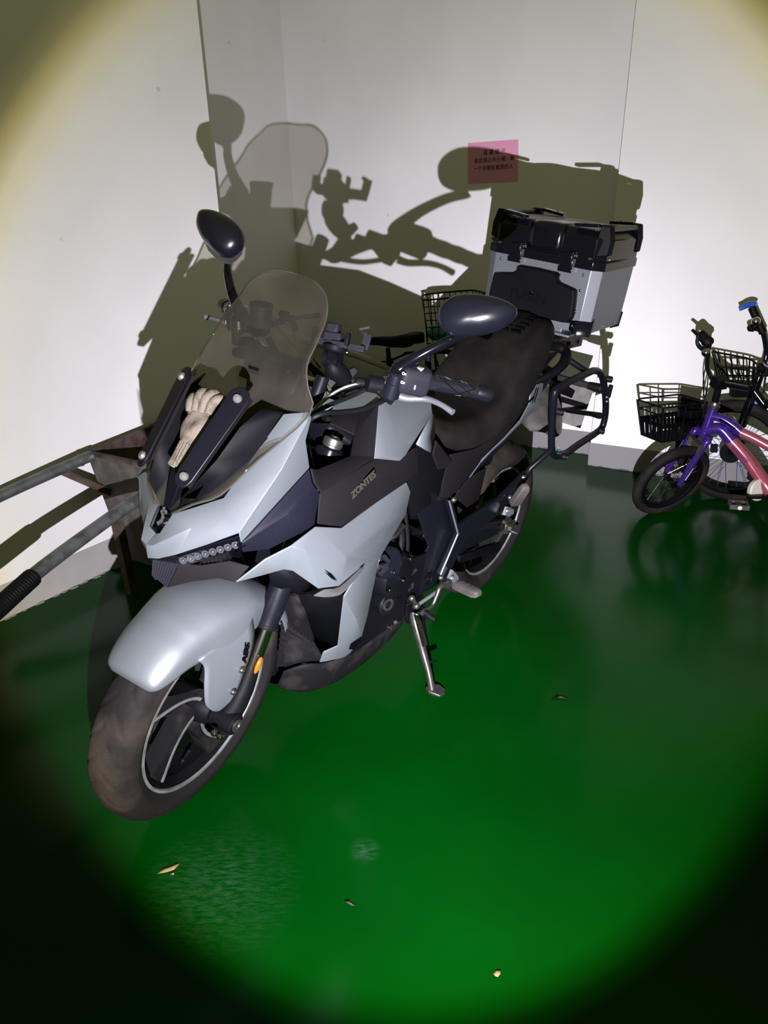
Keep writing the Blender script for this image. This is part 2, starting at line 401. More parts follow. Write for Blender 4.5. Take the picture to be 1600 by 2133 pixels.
# raw concrete crumbs along the left wall's foot, where the green paint stops short
for i in range(40):
    l = 0.12 + i*0.042 + random.uniform(-.018, .018)
    s = random.uniform(.004, .011)
    pts = [W(-2.583+T, l-s*2, 0.0), W(-2.583+T+s*random.uniform(.6, 1.1), l-s, 0.0), W(-2.583+T+s*random.uniform(.5, 1.2), l+s, 0.0), W(-2.583+T, l+s*2, 0.0)]
    build('plaster_crumb', MB().prism(pts, Z*random.uniform(.002, .005)), 'concrete', bl)
mat('edgeplastic', (0.045, 0.043, 0.036), 0.3, 0, 0.4)
mat('ledgrey', (0.12, 0.12, 0.13), 0.3, 0.5, 0.5)
mat('platealu', (0.17, 0.16, 0.152), 0.6, 0.2, 0.4, ((0.10, 0.09, 0.085), 18, 0.4, 0.7))
mat('darksteel', (0.075, 0.070, 0.070), 0.35, 0.6, 0.4, ((0.045, 0.040, 0.037), 30, 0.4, 0.7))
mat('griprubber', (0.007, 0.007, 0.0105), 0.30, 0, 0.30)
mat('boltsteel', (0.22, 0.21, 0.205), 0.42, 0.55, 0.5)
mat('mirrorshell', (0.0065, 0.0065, 0.0125), 0.28, 0, 0.3)

# ================================================================ the motorcycle (own frame: x forward, y to its left, z up; leaning on its stand)
BM = Matrix(((-0.6188867, 0.7751332, 0.1270738), (-0.7854803, -0.6107341, -0.1001225), (0, -0.1617785, 0.9868271))).to_4x4()
MW = Matrix.Translation((0.33067, 2.63356, 0)) @ BM
moto = thing('motorcycle', 'silver and black adventure motorcycle leaning on its side stand on the green floor', 'motorcycle', mw=MW)
SA = V((-math.sin(math.radians(25.5)), 0, math.cos(math.radians(25.5)))); SO = V((1.488, 0, 0))
SR = Matrix.Rotation(0.17326, 3, SA)
def st(p): return SR @ (V(p)-SO) + SO          # bars, fork and front wheel are turned a little to the left
def B(name, mb, m, parent=None, steer=False, **k):
    return build(name, mb.map(st) if steer else mb, m, parent or moto, **k)
def LR(name, mb, m, parent=None, steer=False, **k):   # the left part and its twin on the right
    a = B(name, mb, m, parent, steer, **k); b = B(name, mb.mirror(), m, parent, steer, **k); return a, b
def bolt(c, n, r=.006, h=.004): 
    n = V(n).normalized(); c = V(c)
    return MB().lathe([(-.002, r), (h*.6, r), (h, r*.8), (h, r*.5), (h*.4, r*.42)], c, n, 12)
# ---------------------------------------------------------------- wheels
def tyre_mb(R, w, rim, groove, nA=300):
    rows = []
    prof = [(-.39, rim-.004), (-.46, rim+.010), (-.495, rim+.25*(R-rim)), (-.485, rim+.48*(R-rim)), (-.43, rim+.70*(R-rim)), (-.36, rim+.84*(R-rim)), (-.26, rim+.935*(R-rim)), (-.13, rim+.985*(R-rim)), (0, R)]
    prof = prof + [(-y, r) for y, r in prof[-2::-1]]
    pp = cr([(y, r, 0) for y, r in prof], 3)
    for i in range(nA):
        a = 2*math.pi*i/nA; row = []
        for y, r, _ in pp:
            u = y*2
            if groove and r > rim+.62*(R-rim):
                ph = (a*groove/(2*math.pi) + abs(u)*1.15 + (0.5 if u > 0 else 0)) % 1.0
                if (ph < .12 and .10 < abs(u) < .80): r -= .0035
            row.append(V((r*math.cos(a), y*w, r*math.sin(a))))
        rows.append(row)
    rows.append(rows[0])
    return MB().grid(rows)
def rim_mb(r0, w):
    h = w/2
    prof = [(-h, r0), (-h, r0-.008), (-h+.010, r0-.020), (-h+.022, r0-.032), (h-.022, r0-.032), (h-.010, r0-.020), (h, r0-.008), (h, r0), (h-.012, r0-.010), (-h+.012, r0-.010), (-h, r0)]
    return MB().lathe(prof, (0, 0, 0), (0, 1, 0), 72, cap=False)
def spoke_parts(a_end, rin, rout, yf, thick, sweep, wid):
    def pt(r, a, y): return V((r*math.cos(a), y, r*math.sin(a)))
    K = 9; A = []; Bp = []; S2 = []
    for i in range(K):
        t = i/(K-1); r = rin+(rout-rin)*t
        a = math.radians(a_end + sweep*(1-t)**1.35)
        wa = math.radians(wid*(0.55+0.45*abs(2*t-0.85)) + 26*(1-t)**3)
        A.append((r, a)); Bp.append((r, a+wa)); S2.append((r, a+min(wa*.3, .0075/r)))
    body = MB()
    rows = []
    for (r, a), (r2, b) in zip(A, Bp):
        y1 = yf-.010*(1-(r-rin)/(rout-rin))*0
        rows.append([pt(r, a, y1), pt(r, (a+b)/2, y1+.004), pt(r, b, y1), pt(r, b, y1-thick), pt(r, a, y1-thick)])
    body.grid(rows, True)
    body.f.append(tuple(range(5))[::-1]); body.f.append(tuple(range(5*(K-1), 5*K)))
    strip = MB(); rr = []
    for (r, a), (r2, b) in zip(A, S2):
        rr.append([pt(r, a-.0015/r, yf-.006), pt(r, a-.0015/r, yf+.0035), pt(r, b, yf+.004), pt(r, b, yf-.002)])
    strip.grid(rr, True); strip.f.append((3, 2, 1, 0)); strip.f.append(tuple(range(4*(K-1), 4*K)))
    return body, strip
def wheel(name, ctr, R, w, rr, rw, groove, steer, phase, spin):
    T0 = V(ctr); mv = lambda mb: mb.map(lambda p: p+T0)
    root = B(name, mv(rim_mb(rr, rw)), 'black', steer=steer, label='black cast wheel rim')
    B('tyre', mv(tyre_mb(R, w, rr, groove)), 'tyre', root, steer, ang=50)
    ring = MB().lathe([(rw/2-.004, rr-.013), (rw/2+.0012, rr-.011), (rw/2+.0012, rr-.004), (rw/2-.004, rr-.003)], (0, 0, 0), (0, 1, 0), 72, cap=False)
    B('rim_stripe', mv(ring), 'greystripe', root, steer, label='grey pinstripe round the rim')
    B('hub', mv(MB().lathe([(-.06, .030), (-.06, .036), (-.03, .042), (.03, .042), (.056, .036), (.066, .028), (.066, .0)], (0, 0, 0), (0, 1, 0), 28)), 'black', root, steer)
    for k in range(5):
        b, s = spoke_parts(phase+72*k, .036, rr-.026, .034, .045, spin, 17)
        sp = B('spoke', mv(b), 'dusty', root, steer, ang=30)
        B('spoke_stripe', mv(s), 'greystripe', root, steer, label='grey stripe along the spoke')
    return root
fw = wheel('front_wheel', (1.39, 0, .30), .300, .120, .222, .094, 26, True, -44, 36)
A0 = V((1.39, 0, .30))
# perforated disc on the far side, valve
disc = MB()
for i in range(60):
    a = 2*math.pi*i/60; b = 2*math.pi*(i+1)/60
    if i % 3 != 0:
        disc.prism([(math.cos(a)*.100, 0, math.sin(a)*.100), (math.cos(a)*.145, 0, math.sin(a)*.145), (math.cos(b)*.145, 0, math.sin(b)*.145), (math.cos(b)*.100, 0, math.sin(b)*.100)], (0, .004, 0))
disc.lathe([(0, .118), (0, .127), (.004, .127), (.004, .118), (0, .118)], (0, 0, 0), (0, 1, 0), 48, cap=False)
disc.lathe([(0, .080), (0, .102), (.004, .102), (.004, .080), (0, .080)], (0, 0, 0), (0, 1, 0), 48, cap=False)
disc.lathe([(0, .143), (0, .150), (.004, .150), (.004, .143), (0, .143)], (0, 0, 0), (0, 1, 0), 48, cap=False)
B('brake_disc', disc.map(lambda p: p+A0+V((0, -.066, 0))), 'steel', fw, True)
va = math.radians(-78); vd = V((-math.cos(va)*0-math.cos(va), 0, -math.sin(va)))
vp = A0 + V((math.cos(va)*.188, 0.004, math.sin(va)*.188))
B('valve_stem', MB().lathe([(0, .006), (.01, .006), (.012, .004), (.03, .004), (.03, .0055), (.048, .0055), (.05, .003)], vp, (-math.cos(va), .35, -math.sin(va)), 12), 'rubber', fw, True)
# ---------------------------------------------------------------- front mudguard
def polar(th, r, y): 
    a = math.radians(th); return A0 + V((r*math.cos(a), y, r*math.sin(a)))
rows = []
spec = [  # theta, crown r, half width, shoulder drop, edge r
    (46.5, .306, .046, .004, .292), (49, .322, .062, .012, .288), (55, .330, .072, .020, .276), (63, .335, .077, .026, .262), (70, .337, .080, .030, .246),
    (76, .339, .084, .032, .235), (88, .342, .092, .034, .225), (104, .342, .096, .036, .222), (116, .338, .088, .034, .235), (130, .335, .078, .030, .262), (146, .332, .072, .026, .280), (162, .330, .068, .020, .285), (170, .322, .056, .010, .292)]
for th, r, hw, dr, er in spec:
    rows.append([polar(th, er, hw+.006), polar(th, (er+r-dr)/2, hw+.006), polar(th, r-dr, hw), polar(th, r-dr*.28, hw*.62), polar(th, r, 0), polar(th, r-dr*.28, -hw*.62), polar(th, r-dr, -hw), polar(th, (er+r-dr)/2, -hw-.006), polar(th, er, -hw-.006)])
mg = B('front_mudguard', MB().sheet(rows, 4, 3), 'silver', steer=True, solid=.004, ang=60)
lobe = MB().sheet([
    [(1.484,0.089,0.5453), (1.402,0.094,0.556), (1.3152,0.1,0.5744)],
    [(1.4693,0.095,0.5162), (1.4025,0.103,0.5105), (1.3114,0.11,0.5083)],
    [(1.4733,0.101,0.4659), (1.4091,0.109,0.4622), (1.3283,0.115,0.472)],
    [(1.4719,0.105,0.4175), (1.4212,0.112,0.4211), (1.3525,0.117,0.421)],
    [(1.4579,0.107,0.3896), (1.4267,0.112,0.383), (1.3708,0.117,0.3886)],
    [(1.4431,0.108,0.3721), (1.4226,0.11,0.3599), (1.3948,0.115,0.3688)]], 4, 4)
for lb, sg in ((lobe, 1), (lobe.mirror(), -1)):
    l = B('mudguard_cheek', lb, 'silver', mg, True, solid=.004, ang=60)
for c in ((1.365,0.119,0.4494), (1.3921,0.119,0.4015)):
    B('mudguard_bolt', bolt(c, (.1, 1, .05), .008, .005), 'steel', mg, True)
t = text_mb('ABS', .030, (1.3551,0.1195,0.493), V((1.3404,0.118,0.5143))-V((1.3501,0.118,0.4546)), V((1.3615,0.118,0.4966))-V((1.3385,0.118,0.4808)), 1.05, .0006)
B('abs_lettering', t, 'print', mg, True)
# ---------------------------------------------------------------- fork
def fork(sg):
    y = .101*sg
    P = lambda d, dx=0, dz=0: V((1.352, y, .30)) + SA*d + V((dx, 0, dz))
    o = B('fork_leg', MB().tube([P(.228), P(.262), P(.267), P(.50), P(.68)], [.0265, .0275, .0285, .0290, .0290], 20), 'frame', steer=True)
    cp = B('fork_cap', MB().lathe([(-.02, .022), (0, .0225), (.002, .0245), (.016, .0245), (.019, .022), (.019, .011), (.024, .010), (.024, 0)], P(.690), SA, 28), 'steel', o, True, label='round steel fork cap')
    B('yoke_clamp', MB().lathe([(-.060, .030), (-.030, .036), (-.010, .036), (-.006, .030)], P(.690), SA, 28), 'gloss', o, True)
    B('stanchion', MB().tube([P(.06), P(.24)], [.0200, .0200], 18), 'chrome', o, True)
    B('dust_seal', MB().tube([P(.222), P(.234)], [.0255, .027], 20), 'rubber', o, True)
    foot = MB().tube([P(.118), P(.100), P(.06), P(.03, .012), V((1.385, y, .300))], [.0205, .0235, .026, .029, .030], 16)
    foot.lathe([(-.030, .028), (.030, .028), (.034, .024)], (1.39, y, .30), (0, sg, 0), 24)
    B('fork_foot', foot, 'black', o, True)
    B('axle_nut', MB().lathe([(0, .017), (.005, .017), (.005, .009), (.002, .008), (.002, 0)], (1.39, y+.033*sg, .30), (0, sg, 0), 20), 'steel', o, True)
    return o
fl_ = fork(1); fr_ = fork(-1)
for c in ((1.4555,0.12,0.3234), (1.4338,0.12,0.2927)):
    B('clamp_bolt', bolt(c, (.6, .8, -.1), .0085, .008), 'chrome', fl_, True)
rc = V((1.3068,0.124,0.4258))
B('reflector', MB().ball((0, 0, 0), (.011, .006, .020), 16, 10).map(lambda p: rc + V((p.x - p.z*.43, p.y, p.z))), 'amber', fl_, True, label='orange side reflector')
B('triple_clamp', MB().beam(V((1.352, 0, .30))+SA*.660+V((0, -.10, 0)), V((1.352, 0, .30))+SA*.660+V((0, .10, 0)), .05, .026, SA), 'frame', steer=True, bev=.01)
# ---------------------------------------------------------------- nose
N0 = V((1.4901,0,0.748)); N1 = V((1.4927,0,0.7828)); N2 = V((1.467,0,0.7991)); 
n1l = V((1.4918,0.018,0.7857)); lampL = V((1.4691,0.016,0.8078)); lampT = V((1.4423,0.024,0.8453)); scrC = V((1.3757,0.105,0.8917)); inn = V((1.2516,0.145,1.057)); foot = V((1.2103,0.178,1.0617))
cor = V((1.3886,0.168,0.8442)); crm = V((1.3006,0.19,0.9609)); crt = V((1.225,0.186,1.0467)); bot1 = V((1.4576,0.05,0.765)); bot2 = V((1.4264,0.11,0.8028)); bot3 = V((1.3878,0.163,0.8374)); 
low = V((1.3811,0.163,0.8122)); sid = V((1.2143,0.19,0.9418)); sid2 = V((1.2307,0.19,1.0073)); sid3 = V((1.21,0.184,1.0488))
mid1 = V((1.4322,0.07,0.8277)); mid2 = V((1.3963,0.134,0.8685)); ntl = V((1.4787,0.02,0.751))
nose = MB()
pts = [N0, N1, N2, n1l, lampL, lampT, scrC, inn, foot, cor, crm, crt, bot1, bot2, bot3, low, sid, sid2, sid3, mid1, mid2, ntl]
I = {k: i for i, k in enumerate('N0 N1 N2 n1l lampL lampT scrC inn foot cor crm crt bot1 bot2 bot3 low sid sid2 sid3 mid1 mid2 ntl'.split())}
F = ['N0 ntl n1l N1', 'N1 n1l lampL N2', 'ntl bot1 mid1 n1l', 'n1l mid1 lampL', 'lampL mid1 lampT', 'lampT mid1 scrC', 'bot1 bot2 mid2 mid1', 'mid1 mid2 scrC', 'bot2 bot3 cor mid2', 'mid2 cor crm scrC', 'scrC crm inn', 'inn crm crt foot', 'bot3 low cor', 'low sid crm cor', 'sid sid2 crt crm', 'sid2 sid3 foot crt']
nose.add(pts, [tuple(I[k] for k in f.split()) for f in F])
B('nose_fairing', nose.both(), 'silver', solid=.006, bev=.006, ang=34)
# dark inner shroud under the screen
spT = V((1.4037,0,0.9438)); spB = V((1.438,0,0.8488))
inner = MB().grid([
    [lampT+V((-.012, -.002, -.012)), V((1.4396,0.055,0.8961)), scrC+V((-.012, -.006, -.016))],
    [V((1.4397,0.035,0.9421))+V((-.09, 0, -.06)), V((1.3779,0.085,0.9679)), V((1.3212,0.135,0.9848))],
    [V((1.3635,0.04,1.0119))+V((-.10, 0, -.05)), V((1.3282,0.1,1.0324)), inn+V((-.012, -.006, -.014))],
    [V((1.3318,0.04,1.0561))+V((-.12, 0, -.06)), V((1.2747,0.105,1.0627)), foot+V((-.02, -.008, -.012))]])
LR('screen_shroud', inner, 'black', solid=.004)
def down(p, k): return [p, V((p.x-.08*k, 0, p.z-.06*k)), V((p.x, -p.y, p.z))]
B('shroud_centre', MB().grid([down(inner.v[0], .2), down(inner.v[3], 1.2), down(inner.v[6], 1.6), down(inner.v[9], 1.2)]), 'black', solid=.004)
spine = MB().prism([spB+V((.0, .012, 0)), spB+V((0, -.012, 0)), spT+V((0, -.020, 0)), spT+V((0, .020, 0))], V((-.014, 0, -.014)))
B('screen_spine', spine, 'gloss', bev=.002)
# position lamp
lamp = MB().grid([[N2+V((.001, 0, .002)), lampL+V((.001, 0, .002)), lampT+V((0, 0, .001))], [N2+V((.001, 0, .002)), N2.lerp(spB, .5)+V((.006, 0, .006)), spB+V((.002, 0, .002))]])
lampo = B('position_lamp', lamp.both(), 'clearlens', solid=.003)
B('lamp_housing', lamp.both().map(lambda p: p+V((-.012, 0, -.010))), 'gloss', lampo, solid=.002)
for k in range(9):
    c = N2.lerp(spB, .3+.07*k)+V((-.004, random.uniform(-.008, .008)*(.4+k*.1), .001))+V((.004, 0, .004))
    B('lamp_facet', MB().ball(c, (.003, .004, .006), 6, 4), 'lens', lampo, ang=1)
# headlamps: strip of LEDs under each nose edge, grille and chin
hA = V((1.4557,0.052,0.7592)); hB = V((1.387,0.158,0.8203))
def head(sg):
    f = (lambda m: m) if sg > 0 else (lambda m: m.mirror())
    dn = V((-.012, 0, -.020)); fw_ = V((.010, .004, -.003))
    house = MB().prism([hA+V((-.004, 0, .006)), hB+V((-.004, .004, .010)), hB+dn*1.25+V((-.004, .004, 0)), hA+dn+V((-.004, 0, 0))], V((-.05, -.02, .005)))
    h = B('headlamp', f(house), 'gloss', bev=.003)
    tray = MB().prism([hA, hB, hB+dn*1.15, hA+dn*.95], V((-.004, -.002, 0)))
    B('reflector_tray', f(tray), 'gloss', h)
    for k in range(8):
        c = hA.lerp(hB, (k+.5)/8)+dn*.55
        B('led', f(MB().lathe([(0, .0085), (.003, .0085), (.003, .006), (.001, .004), (.005, .003), (.006, .0)], c+V((.001, .001, 0)), V((.8, .5, .1)), 8)), 'ledgrey', h)
    B('lamp_glass', f(MB().prism([hA+fw_, hB+fw_, hB+dn*1.2+fw_, hA+dn+fw_], V((-.002, -.001, 0)))), 'clearlens', h)
    ep = V((1.3786,0.162,0.789))
    B('lamp_tail', f(MB().prism([hB+V((0, .004, .004)), V((1.3864,0.166,0.8088)), V((1.3754,0.15,0.7672)), V((1.3827,0.142,0.7702)), hB+dn*1.1], V((-.01, -.004, 0)))), 'gloss', h)
    return h
head(1); head(-1)
gA = V((1.4205,0.09,0.7592)); gB = V((1.387,0.135,0.784)); gC = V((1.3772,0.13,0.7566)); gD = V((1.4151,0.08,0.7417))
gr = MB().prism([gA, gB, gC, gD], V((-.012, -.006, 0)))
g1, g2 = LR('grille', gr, 'black')
for rr_ in range(3):
    for q in range(7-rr_):
        u = (q+.6)/7.2; v = (rr_+.5)/3
        c = gA.lerp(gB, u).lerp(gD.lerp(gC, u), v)
        d = MB().lathe([(0, .0042), (.002, .0042), (.002, .0028), (-.004, .0026)], c, V((.8, .5, -.1)), 6)
        B('mesh_cell', d, 'matte', g1); B('mesh_cell', d.mirror(), 'matte', g2)
chin = MB()
c0 = V((1.4787,0,0.7397)); c1 = V((1.4461,0.045,0.7355)); c2 = V((1.4606,0.02,0.6695)); c3 = V((1.4741,-0.02,0.6874)); c4 = V((1.3807,0.128,0.7536)); c5 = V((1.3825,0.148,0.7097)); c6 = V((1.3998,0.115,0.7116)); c7 = V((1.4256,0.06,0.6886)); c8 = V((1.4152,0.08,0.7346)); c9 = V((1.358,0.165,0.7464))
chin.add([c1, c8, c4, c5, c6, c7, c2, c9], [(0, 1, 5, 6), (1, 2, 4, 5), (2, 3, 4), (2, 7, 3)])
LR('chin_panel', chin, 'matte', solid=.004, bev=.003)
beak = MB(); 
for k in range(9):
    u = k/9; a = c0.lerp(c1, u); b = V((1.4832,0,0.7033)).lerp(c2, u); a2 = c0.lerp(c1, u+.055); b2 = V((1.4832,0,0.7033)).lerp(c2, u+.055)
    beak.prism([a, a2, b2, b], V((-.02, 0, .0)))
LR('beak_rib', beak, 'greyplastic')
LR('beak', MB().prism([c0+V((-.004, 0, 0)), c1+V((-.004, 0, 0)), c2+V((-.006, 0, 0)), V((1.4832,0,0.7033))+V((-.006, 0, 0))], V((-.03, 0, 0))), 'greyplastic')
# ---------------------------------------------------------------- screen
s_lo = [V((1.4322,0,0.8423)), lampT+V((.004, 0, .004)), V((1.3784,0.108,0.8937))+V((.004, .002, .006))]
def srow(c, l, bulge, nfrac=(.5,)):
    c = V(c); l = V(l); out = []
    for t in (0, .35, .7, 1):
        q = t*t; out.append(V((c.x+(l.x-c.x)*q, c.y+(l.y-c.y)*t, c.z+(l.z-c.z)*q)))
    return out
cl = lambda t: V((1.4345,0,0.8454)).lerp(V((1.0709,0,1.2938)), t) + V((-.022*math.sin(math.pi*t), 0, -.012*math.sin(math.pi*t)))
up_ = V((.010, .001, .011))
rows = [srow(cl(.0), lampT+V((.005, .006, .005)), .0), srow(cl(.06), V((1.4203,0.075,0.8744))+up_*.8, .02), srow(cl(.15), V((1.3776,0.11,0.8942))+up_, .03), srow(cl(.30), V((1.3132,0.148,0.9648))+up_, .04),
        srow(cl(.50), V((1.2065,0.182,1.0506))+up_*.8, .05), srow(cl(.60), V((1.2002,0.16,1.109)), .05), srow(cl(.68), V((1.1862,0.143,1.1475)), .05), srow(cl(.78), V((1.1523,0.138,1.191)), .05), srow(cl(.87), V((1.1195,0.128,1.229)), .045), srow(cl(.935), V((1.1062,0.118,1.255)), .04), srow(cl(.975), V((1.0939,0.096,1.2759)), .025), srow(cl(1.0), V((1.0922,0.062,1.2929)), .008)]
scr = MB().sheet(rows, 3, 4)
screen = B('windscreen', scr.both(), 'screen', solid=.0035, ang=60, label='clear tinted tall windscreen')
edge_l = [r[-1] for r in rows]
el_ = cr(edge_l + [cl(1.0)], 3)
rimp = el_ + [V((p.x, -p.y, p.z)) for p in el_[-2::-1]]
B('screen_edge', MB().tube(rimp, .0019, 6), 'edgeplastic', screen)
def bracket(sg):
    f = (lambda m: m) if sg > 0 else (lambda m: m.mirror())
    a = V((1.4292,0.06,0.9363)); b = V((1.3091,0.08,1.0771)); d = (b-a).normalized(); n = V((.62, .34, .71)); n = (n-d*n.dot(d)).normalized(); s_ = d.cross(n)
    off = n*.010
    pts = []
    for k in range(7): 
        t = math.pi*k/6; pts.append(b+off+d*.026*math.sin(t)+s_*.0235*math.cos(t))
    for k in range(7): 
        t = math.pi+math.pi*k/6; pts.append(a+off+d*.024*math.sin(t)+s_*.0195*math.cos(t))
    br = B('screen_bracket', f(MB().prism(pts, n*.007)), 'frame', bev=.002)
    for c in (a, b):
        B('bracket_bolt', f(MB().lathe([(.014, .0095), (.020, .0095), (.024, .007), (.025, 0)], c, n, 14)), 'boltsteel', br)
    B('bracket_rail', f(MB().prism([a-d*.015+s_*.018, b+d*.015+s_*.022, b+d*.01-s_*.02, a-s_*.018], n*.007)), 'matte', br)
bracket(1); bracket(-1)
# ---------------------------------------------------------------- instruments behind the screen
B('dash_hood', MB().prism([(1.17, .085, 1.06), (1.17, -.085, 1.06), (1.13, -.085, 1.125), (1.13, .085, 1.125)], (-.02, 0, .004)), 'black', bev=.006)
dh = B('dash_visor', MB().beam((1.155, -.095, 1.115), (1.155, .085, 1.115), .05, .020), 'black', bev=.008)
B('dash_mount', MB().beam((1.16, 0, .95), (1.14, 0, 1.10), .12, .03, (0, 1, 0)), 'black')
# ---------------------------------------------------------------- dark upper side panel, tank front cover, tank
dA = V((1.3788,0.162,0.8086)); dB = V((1.2141,0.19,0.9396)); dC = V((1.2092,0.196,0.9076)); dD = V((1.1912,0.204,0.8784)); dE = V((1.2045,0.205,0.8004)); dF = V((1.2743,0.185,0.7828)); dG = V((1.3098,0.172,0.7711)); dH = V((1.3635,0.15,0.7763)); dR = V((1.285,0.2,0.8607))
dk = MB().add([dA, dB, dC, dD, dE, dF, dG, dH, dR], [(0, 1, 2, 8), (2, 3, 8), (3, 4, 8), (4, 5, 8), (5, 6, 7, 8), (7, 0, 8)])
LR('upper_side_panel', dk, 'navy', solid=.005, bev=.003, ang=20)
tA = V((0.9081,0.13,0.9943)); tB = V((0.9811,0.186,0.8956)); tC = V((0.8843,0.194,0.8645)); tD = V((0.8602,0.193,0.873)); tE = V((0.6744,0.14,0.9259)); tF = V((0.6417,0.11,0.9443)); tG = V((0.8298,0.105,0.9878)); tH = V((0.8842,0.176,0.9203)); tI = V((0.9354,0.192,0.8911))
zA = V((0.8115,0.19,0.8798)); zB = V((0.7807,0.185,0.7958)); zC = V((0.8445,0.197,0.7949)); zD = V((1.0368,0.214,0.7843)); zE = V((1.119,0.214,0.7683)); zF = V((1.196,0.207,0.8042)); zG = V((1.0496,0.212,0.8572))
spar = MB().add([dD, tB, tC, tD, zA, zB, zC, zD, zE, zF, zG], [(0, 1, 10), (1, 2, 10), (2, 3, 4, 5, 6, 10), (6, 7, 10), (7, 8, 9, 10), (9, 0, 10)])
s1, s2 = LR('tank_side_panel', spar, 'matte', solid=.005, bev=.004)
zx = V((1.0063,0.213,0.8727))-V((1.0901,0.213,0.8387)); zn = V((.12, .93, .34)); zy = zn.cross(zx).normalized()
for mb_, pr_ in ((1, s1), (-1, s2)):
    zt = text_mb('ZONTES', .0205, V((1.0542,0.2155,0.86)) if mb_ > 0 else V((1.0542,0.2155,0.86))*1, zx, zy, 1.12, .0009, .18)
    if mb_ < 0: 
        zt2 = text_mb('ZONTES', .0205, (0, 0, 0), V((-zx.x, zx.y, -zx.z)), V((zy.x, -zy.y, zy.z)), 1.12, .0009, .18)
        oo = V((1.0542,0.2155,0.86)); zt = zt2.map(lambda p: p+V((oo.x, -oo.y, oo.z)))
    B('maker_lettering', zt, 'label', pr_)
# front cover between the two silver tank halves: rim, sunken well with the ignition switch
wA = V((1.0037,0.06,0.9484)); wB = V((0.9622,0.105,0.9224)); wC = V((1.0313,0.15,0.9011)); wD = V((1.1817,0.178,0.9223)); wE = V((1.1358,0.12,0.9633)); 
oA = V((0.9436,0.01,0.9492)); oB = V((0.9063,0.07,0.9612))
wc = V((-.02, -.02, -.06))
cover = MB().add([dB, dC, dD, tB, tA, oB, oA, wA, wB, wC, wD], [(0, 1, 2, 10), (2, 3, 9, 10), (3, 4, 8, 9), (4, 5, 8), (5, 6, 7, 8)])
LR('tank_front_cover', cover, 'matte', solid=.005, bev=.004)
well = MB().add([wA, wB, wC, wD, wA+wc*1.0, wB+wc, wC+wc*1.1, wD+wc*.8, V((wA.x+.02, 0, wA.z-.01)), V((wA.x+.03, 0, wA.z-.08)), V((wD.x, 0.02, wD.z-.07)), V((wD.x+.03, .10, wD.z-.06))], [(0, 1, 5, 4), (1, 2, 6, 5), (2, 3, 7, 6), (0, 4, 9, 8), (4, 5, 6, 7, 10, 9), (7, 11, 10)])
LR('tank_well', well, 'gloss', solid=.003)
B('ignition_switch', MB().lathe([(-.05, .030), (.012, .030), (.018, .026), (.018, 0)], V((0.9646,0.035,0.9287)), SA, 8), 'rubber')
tank = MB().add([tA, tB, tC, tD, tE, tF, tG, tH, tI], [(0, 1, 8, 7), (1, 2, 8), (8, 2, 3, 7), (7, 3, 4), (0, 7, 4, 5, 6)])
ctr = lambda p, dz=.018: V((p.x, 0, p.z+dz))
tank.add([oA, oB, tA, tG, tF, tE, V((oA.x-.02, 0, oA.z+.012)), ctr(tG, .012), ctr(tF, .010), ctr(tE, -.01)], [(0, 1, 2, 3, 7, 6), (3, 4, 8, 7), (4, 5, 9, 8)])
LR('tank_cover', tank, 'silver', solid=.004, bev=.004, ang=20)
LR('tank_wing', MB().add([V((0.809,0.19,0.8884)), V((0.7186,0.178,0.8355)), V((0.661,0.15,0.8646)), V((0.6416,0.128,0.9107)), V((0.6709,0.138,0.9231))], [(0, 1, 2, 4), (2, 3, 4)]), 'silver', solid=.004)
LR('knee_panel', MB().add([V((0.8022,0.186,0.8826)), V((0.7147,0.176,0.831)), V((0.6755,0.16,0.8433)), V((0.5698,0.15,0.7821)), V((0.6284,0.172,0.6705)), V((0.7751,0.185,0.6582)), V((0.8332,0.19,0.786)), V((0.7775,0.183,0.7941))], [(0, 1, 5, 6, 7), (1, 2, 3, 4), (1, 4, 5)]), 'black', solid=.004, bev=.003)
LR('knee_pad', MB().prism([V((0.6914,0.168,0.8613)), V((0.5755,0.16,0.7645)), V((0.6124,0.166,0.7548)), V((0.6603,0.17,0.7659)), V((0.7022,0.172,0.8219))], (0, .006, .002)), 'matte', bev=.002)
# ---------------------------------------------------------------- side fairing, silver, with its dark scoop
P = dict(a=(1.383,0.15,0.7096), b=(1.3369,0.19,0.7654), c=(1.2879,0.215,0.7893), d=(1.2593,0.228,0.7739), e=(1.2179,0.222,0.8137), f=(1.1292,0.222,0.7768), g=(0.987,0.212,0.7896), h=(0.8489,0.2,0.796), i=(0.8191,0.196,0.7587), j=(0.8191,0.19,0.6893), k=(0.9293,0.196,0.5975), l=(0.9356,0.19,0.4845), m=(0.9359,0.184,0.4219), n=(0.9342,0.17,0.3354), o=(0.9533,0.15,0.276), p=(0.9894,0.13,0.2496), q=(1.0427,0.112,0.2622), r=(1.0385,0.122,0.3122), s=(1.0132,0.15,0.3349), t=(1.0978,0.222,0.5718), u=(1.0591,0.236,0.6402), v=(1.1524,0.246,0.6395), w=(1.2076,0.232,0.6517), x=(1.2684,0.206,0.7141), y=(1.2868,0.196,0.7213), z=(1.3229,0.17,0.7103), A=(1.1254,0.24,0.7065), B=(0.9575,0.218,0.7242), C=(1.0262,0.212,0.4637))
keys = list(P); idx = {k: i for i, k in enumerate(keys)}
sf = MB().add([P[k] for k in keys], [tuple(idx[k] for k in f) for f in ('abz', 'bcyz', 'cdxy', 'dwx', 'ced', 'edA', 'efA', 'fgBA', 'ghijB', 'jkAB', 'dAvw', 'Auv', 'Aku', 'uklt', 'tlmC', 'Cmn', 'tCs', 'Cnos', 'sopr', 'rpq')])
LR('side_fairing', sf, 'silver', solid=.005, bev=.004, ang=24)
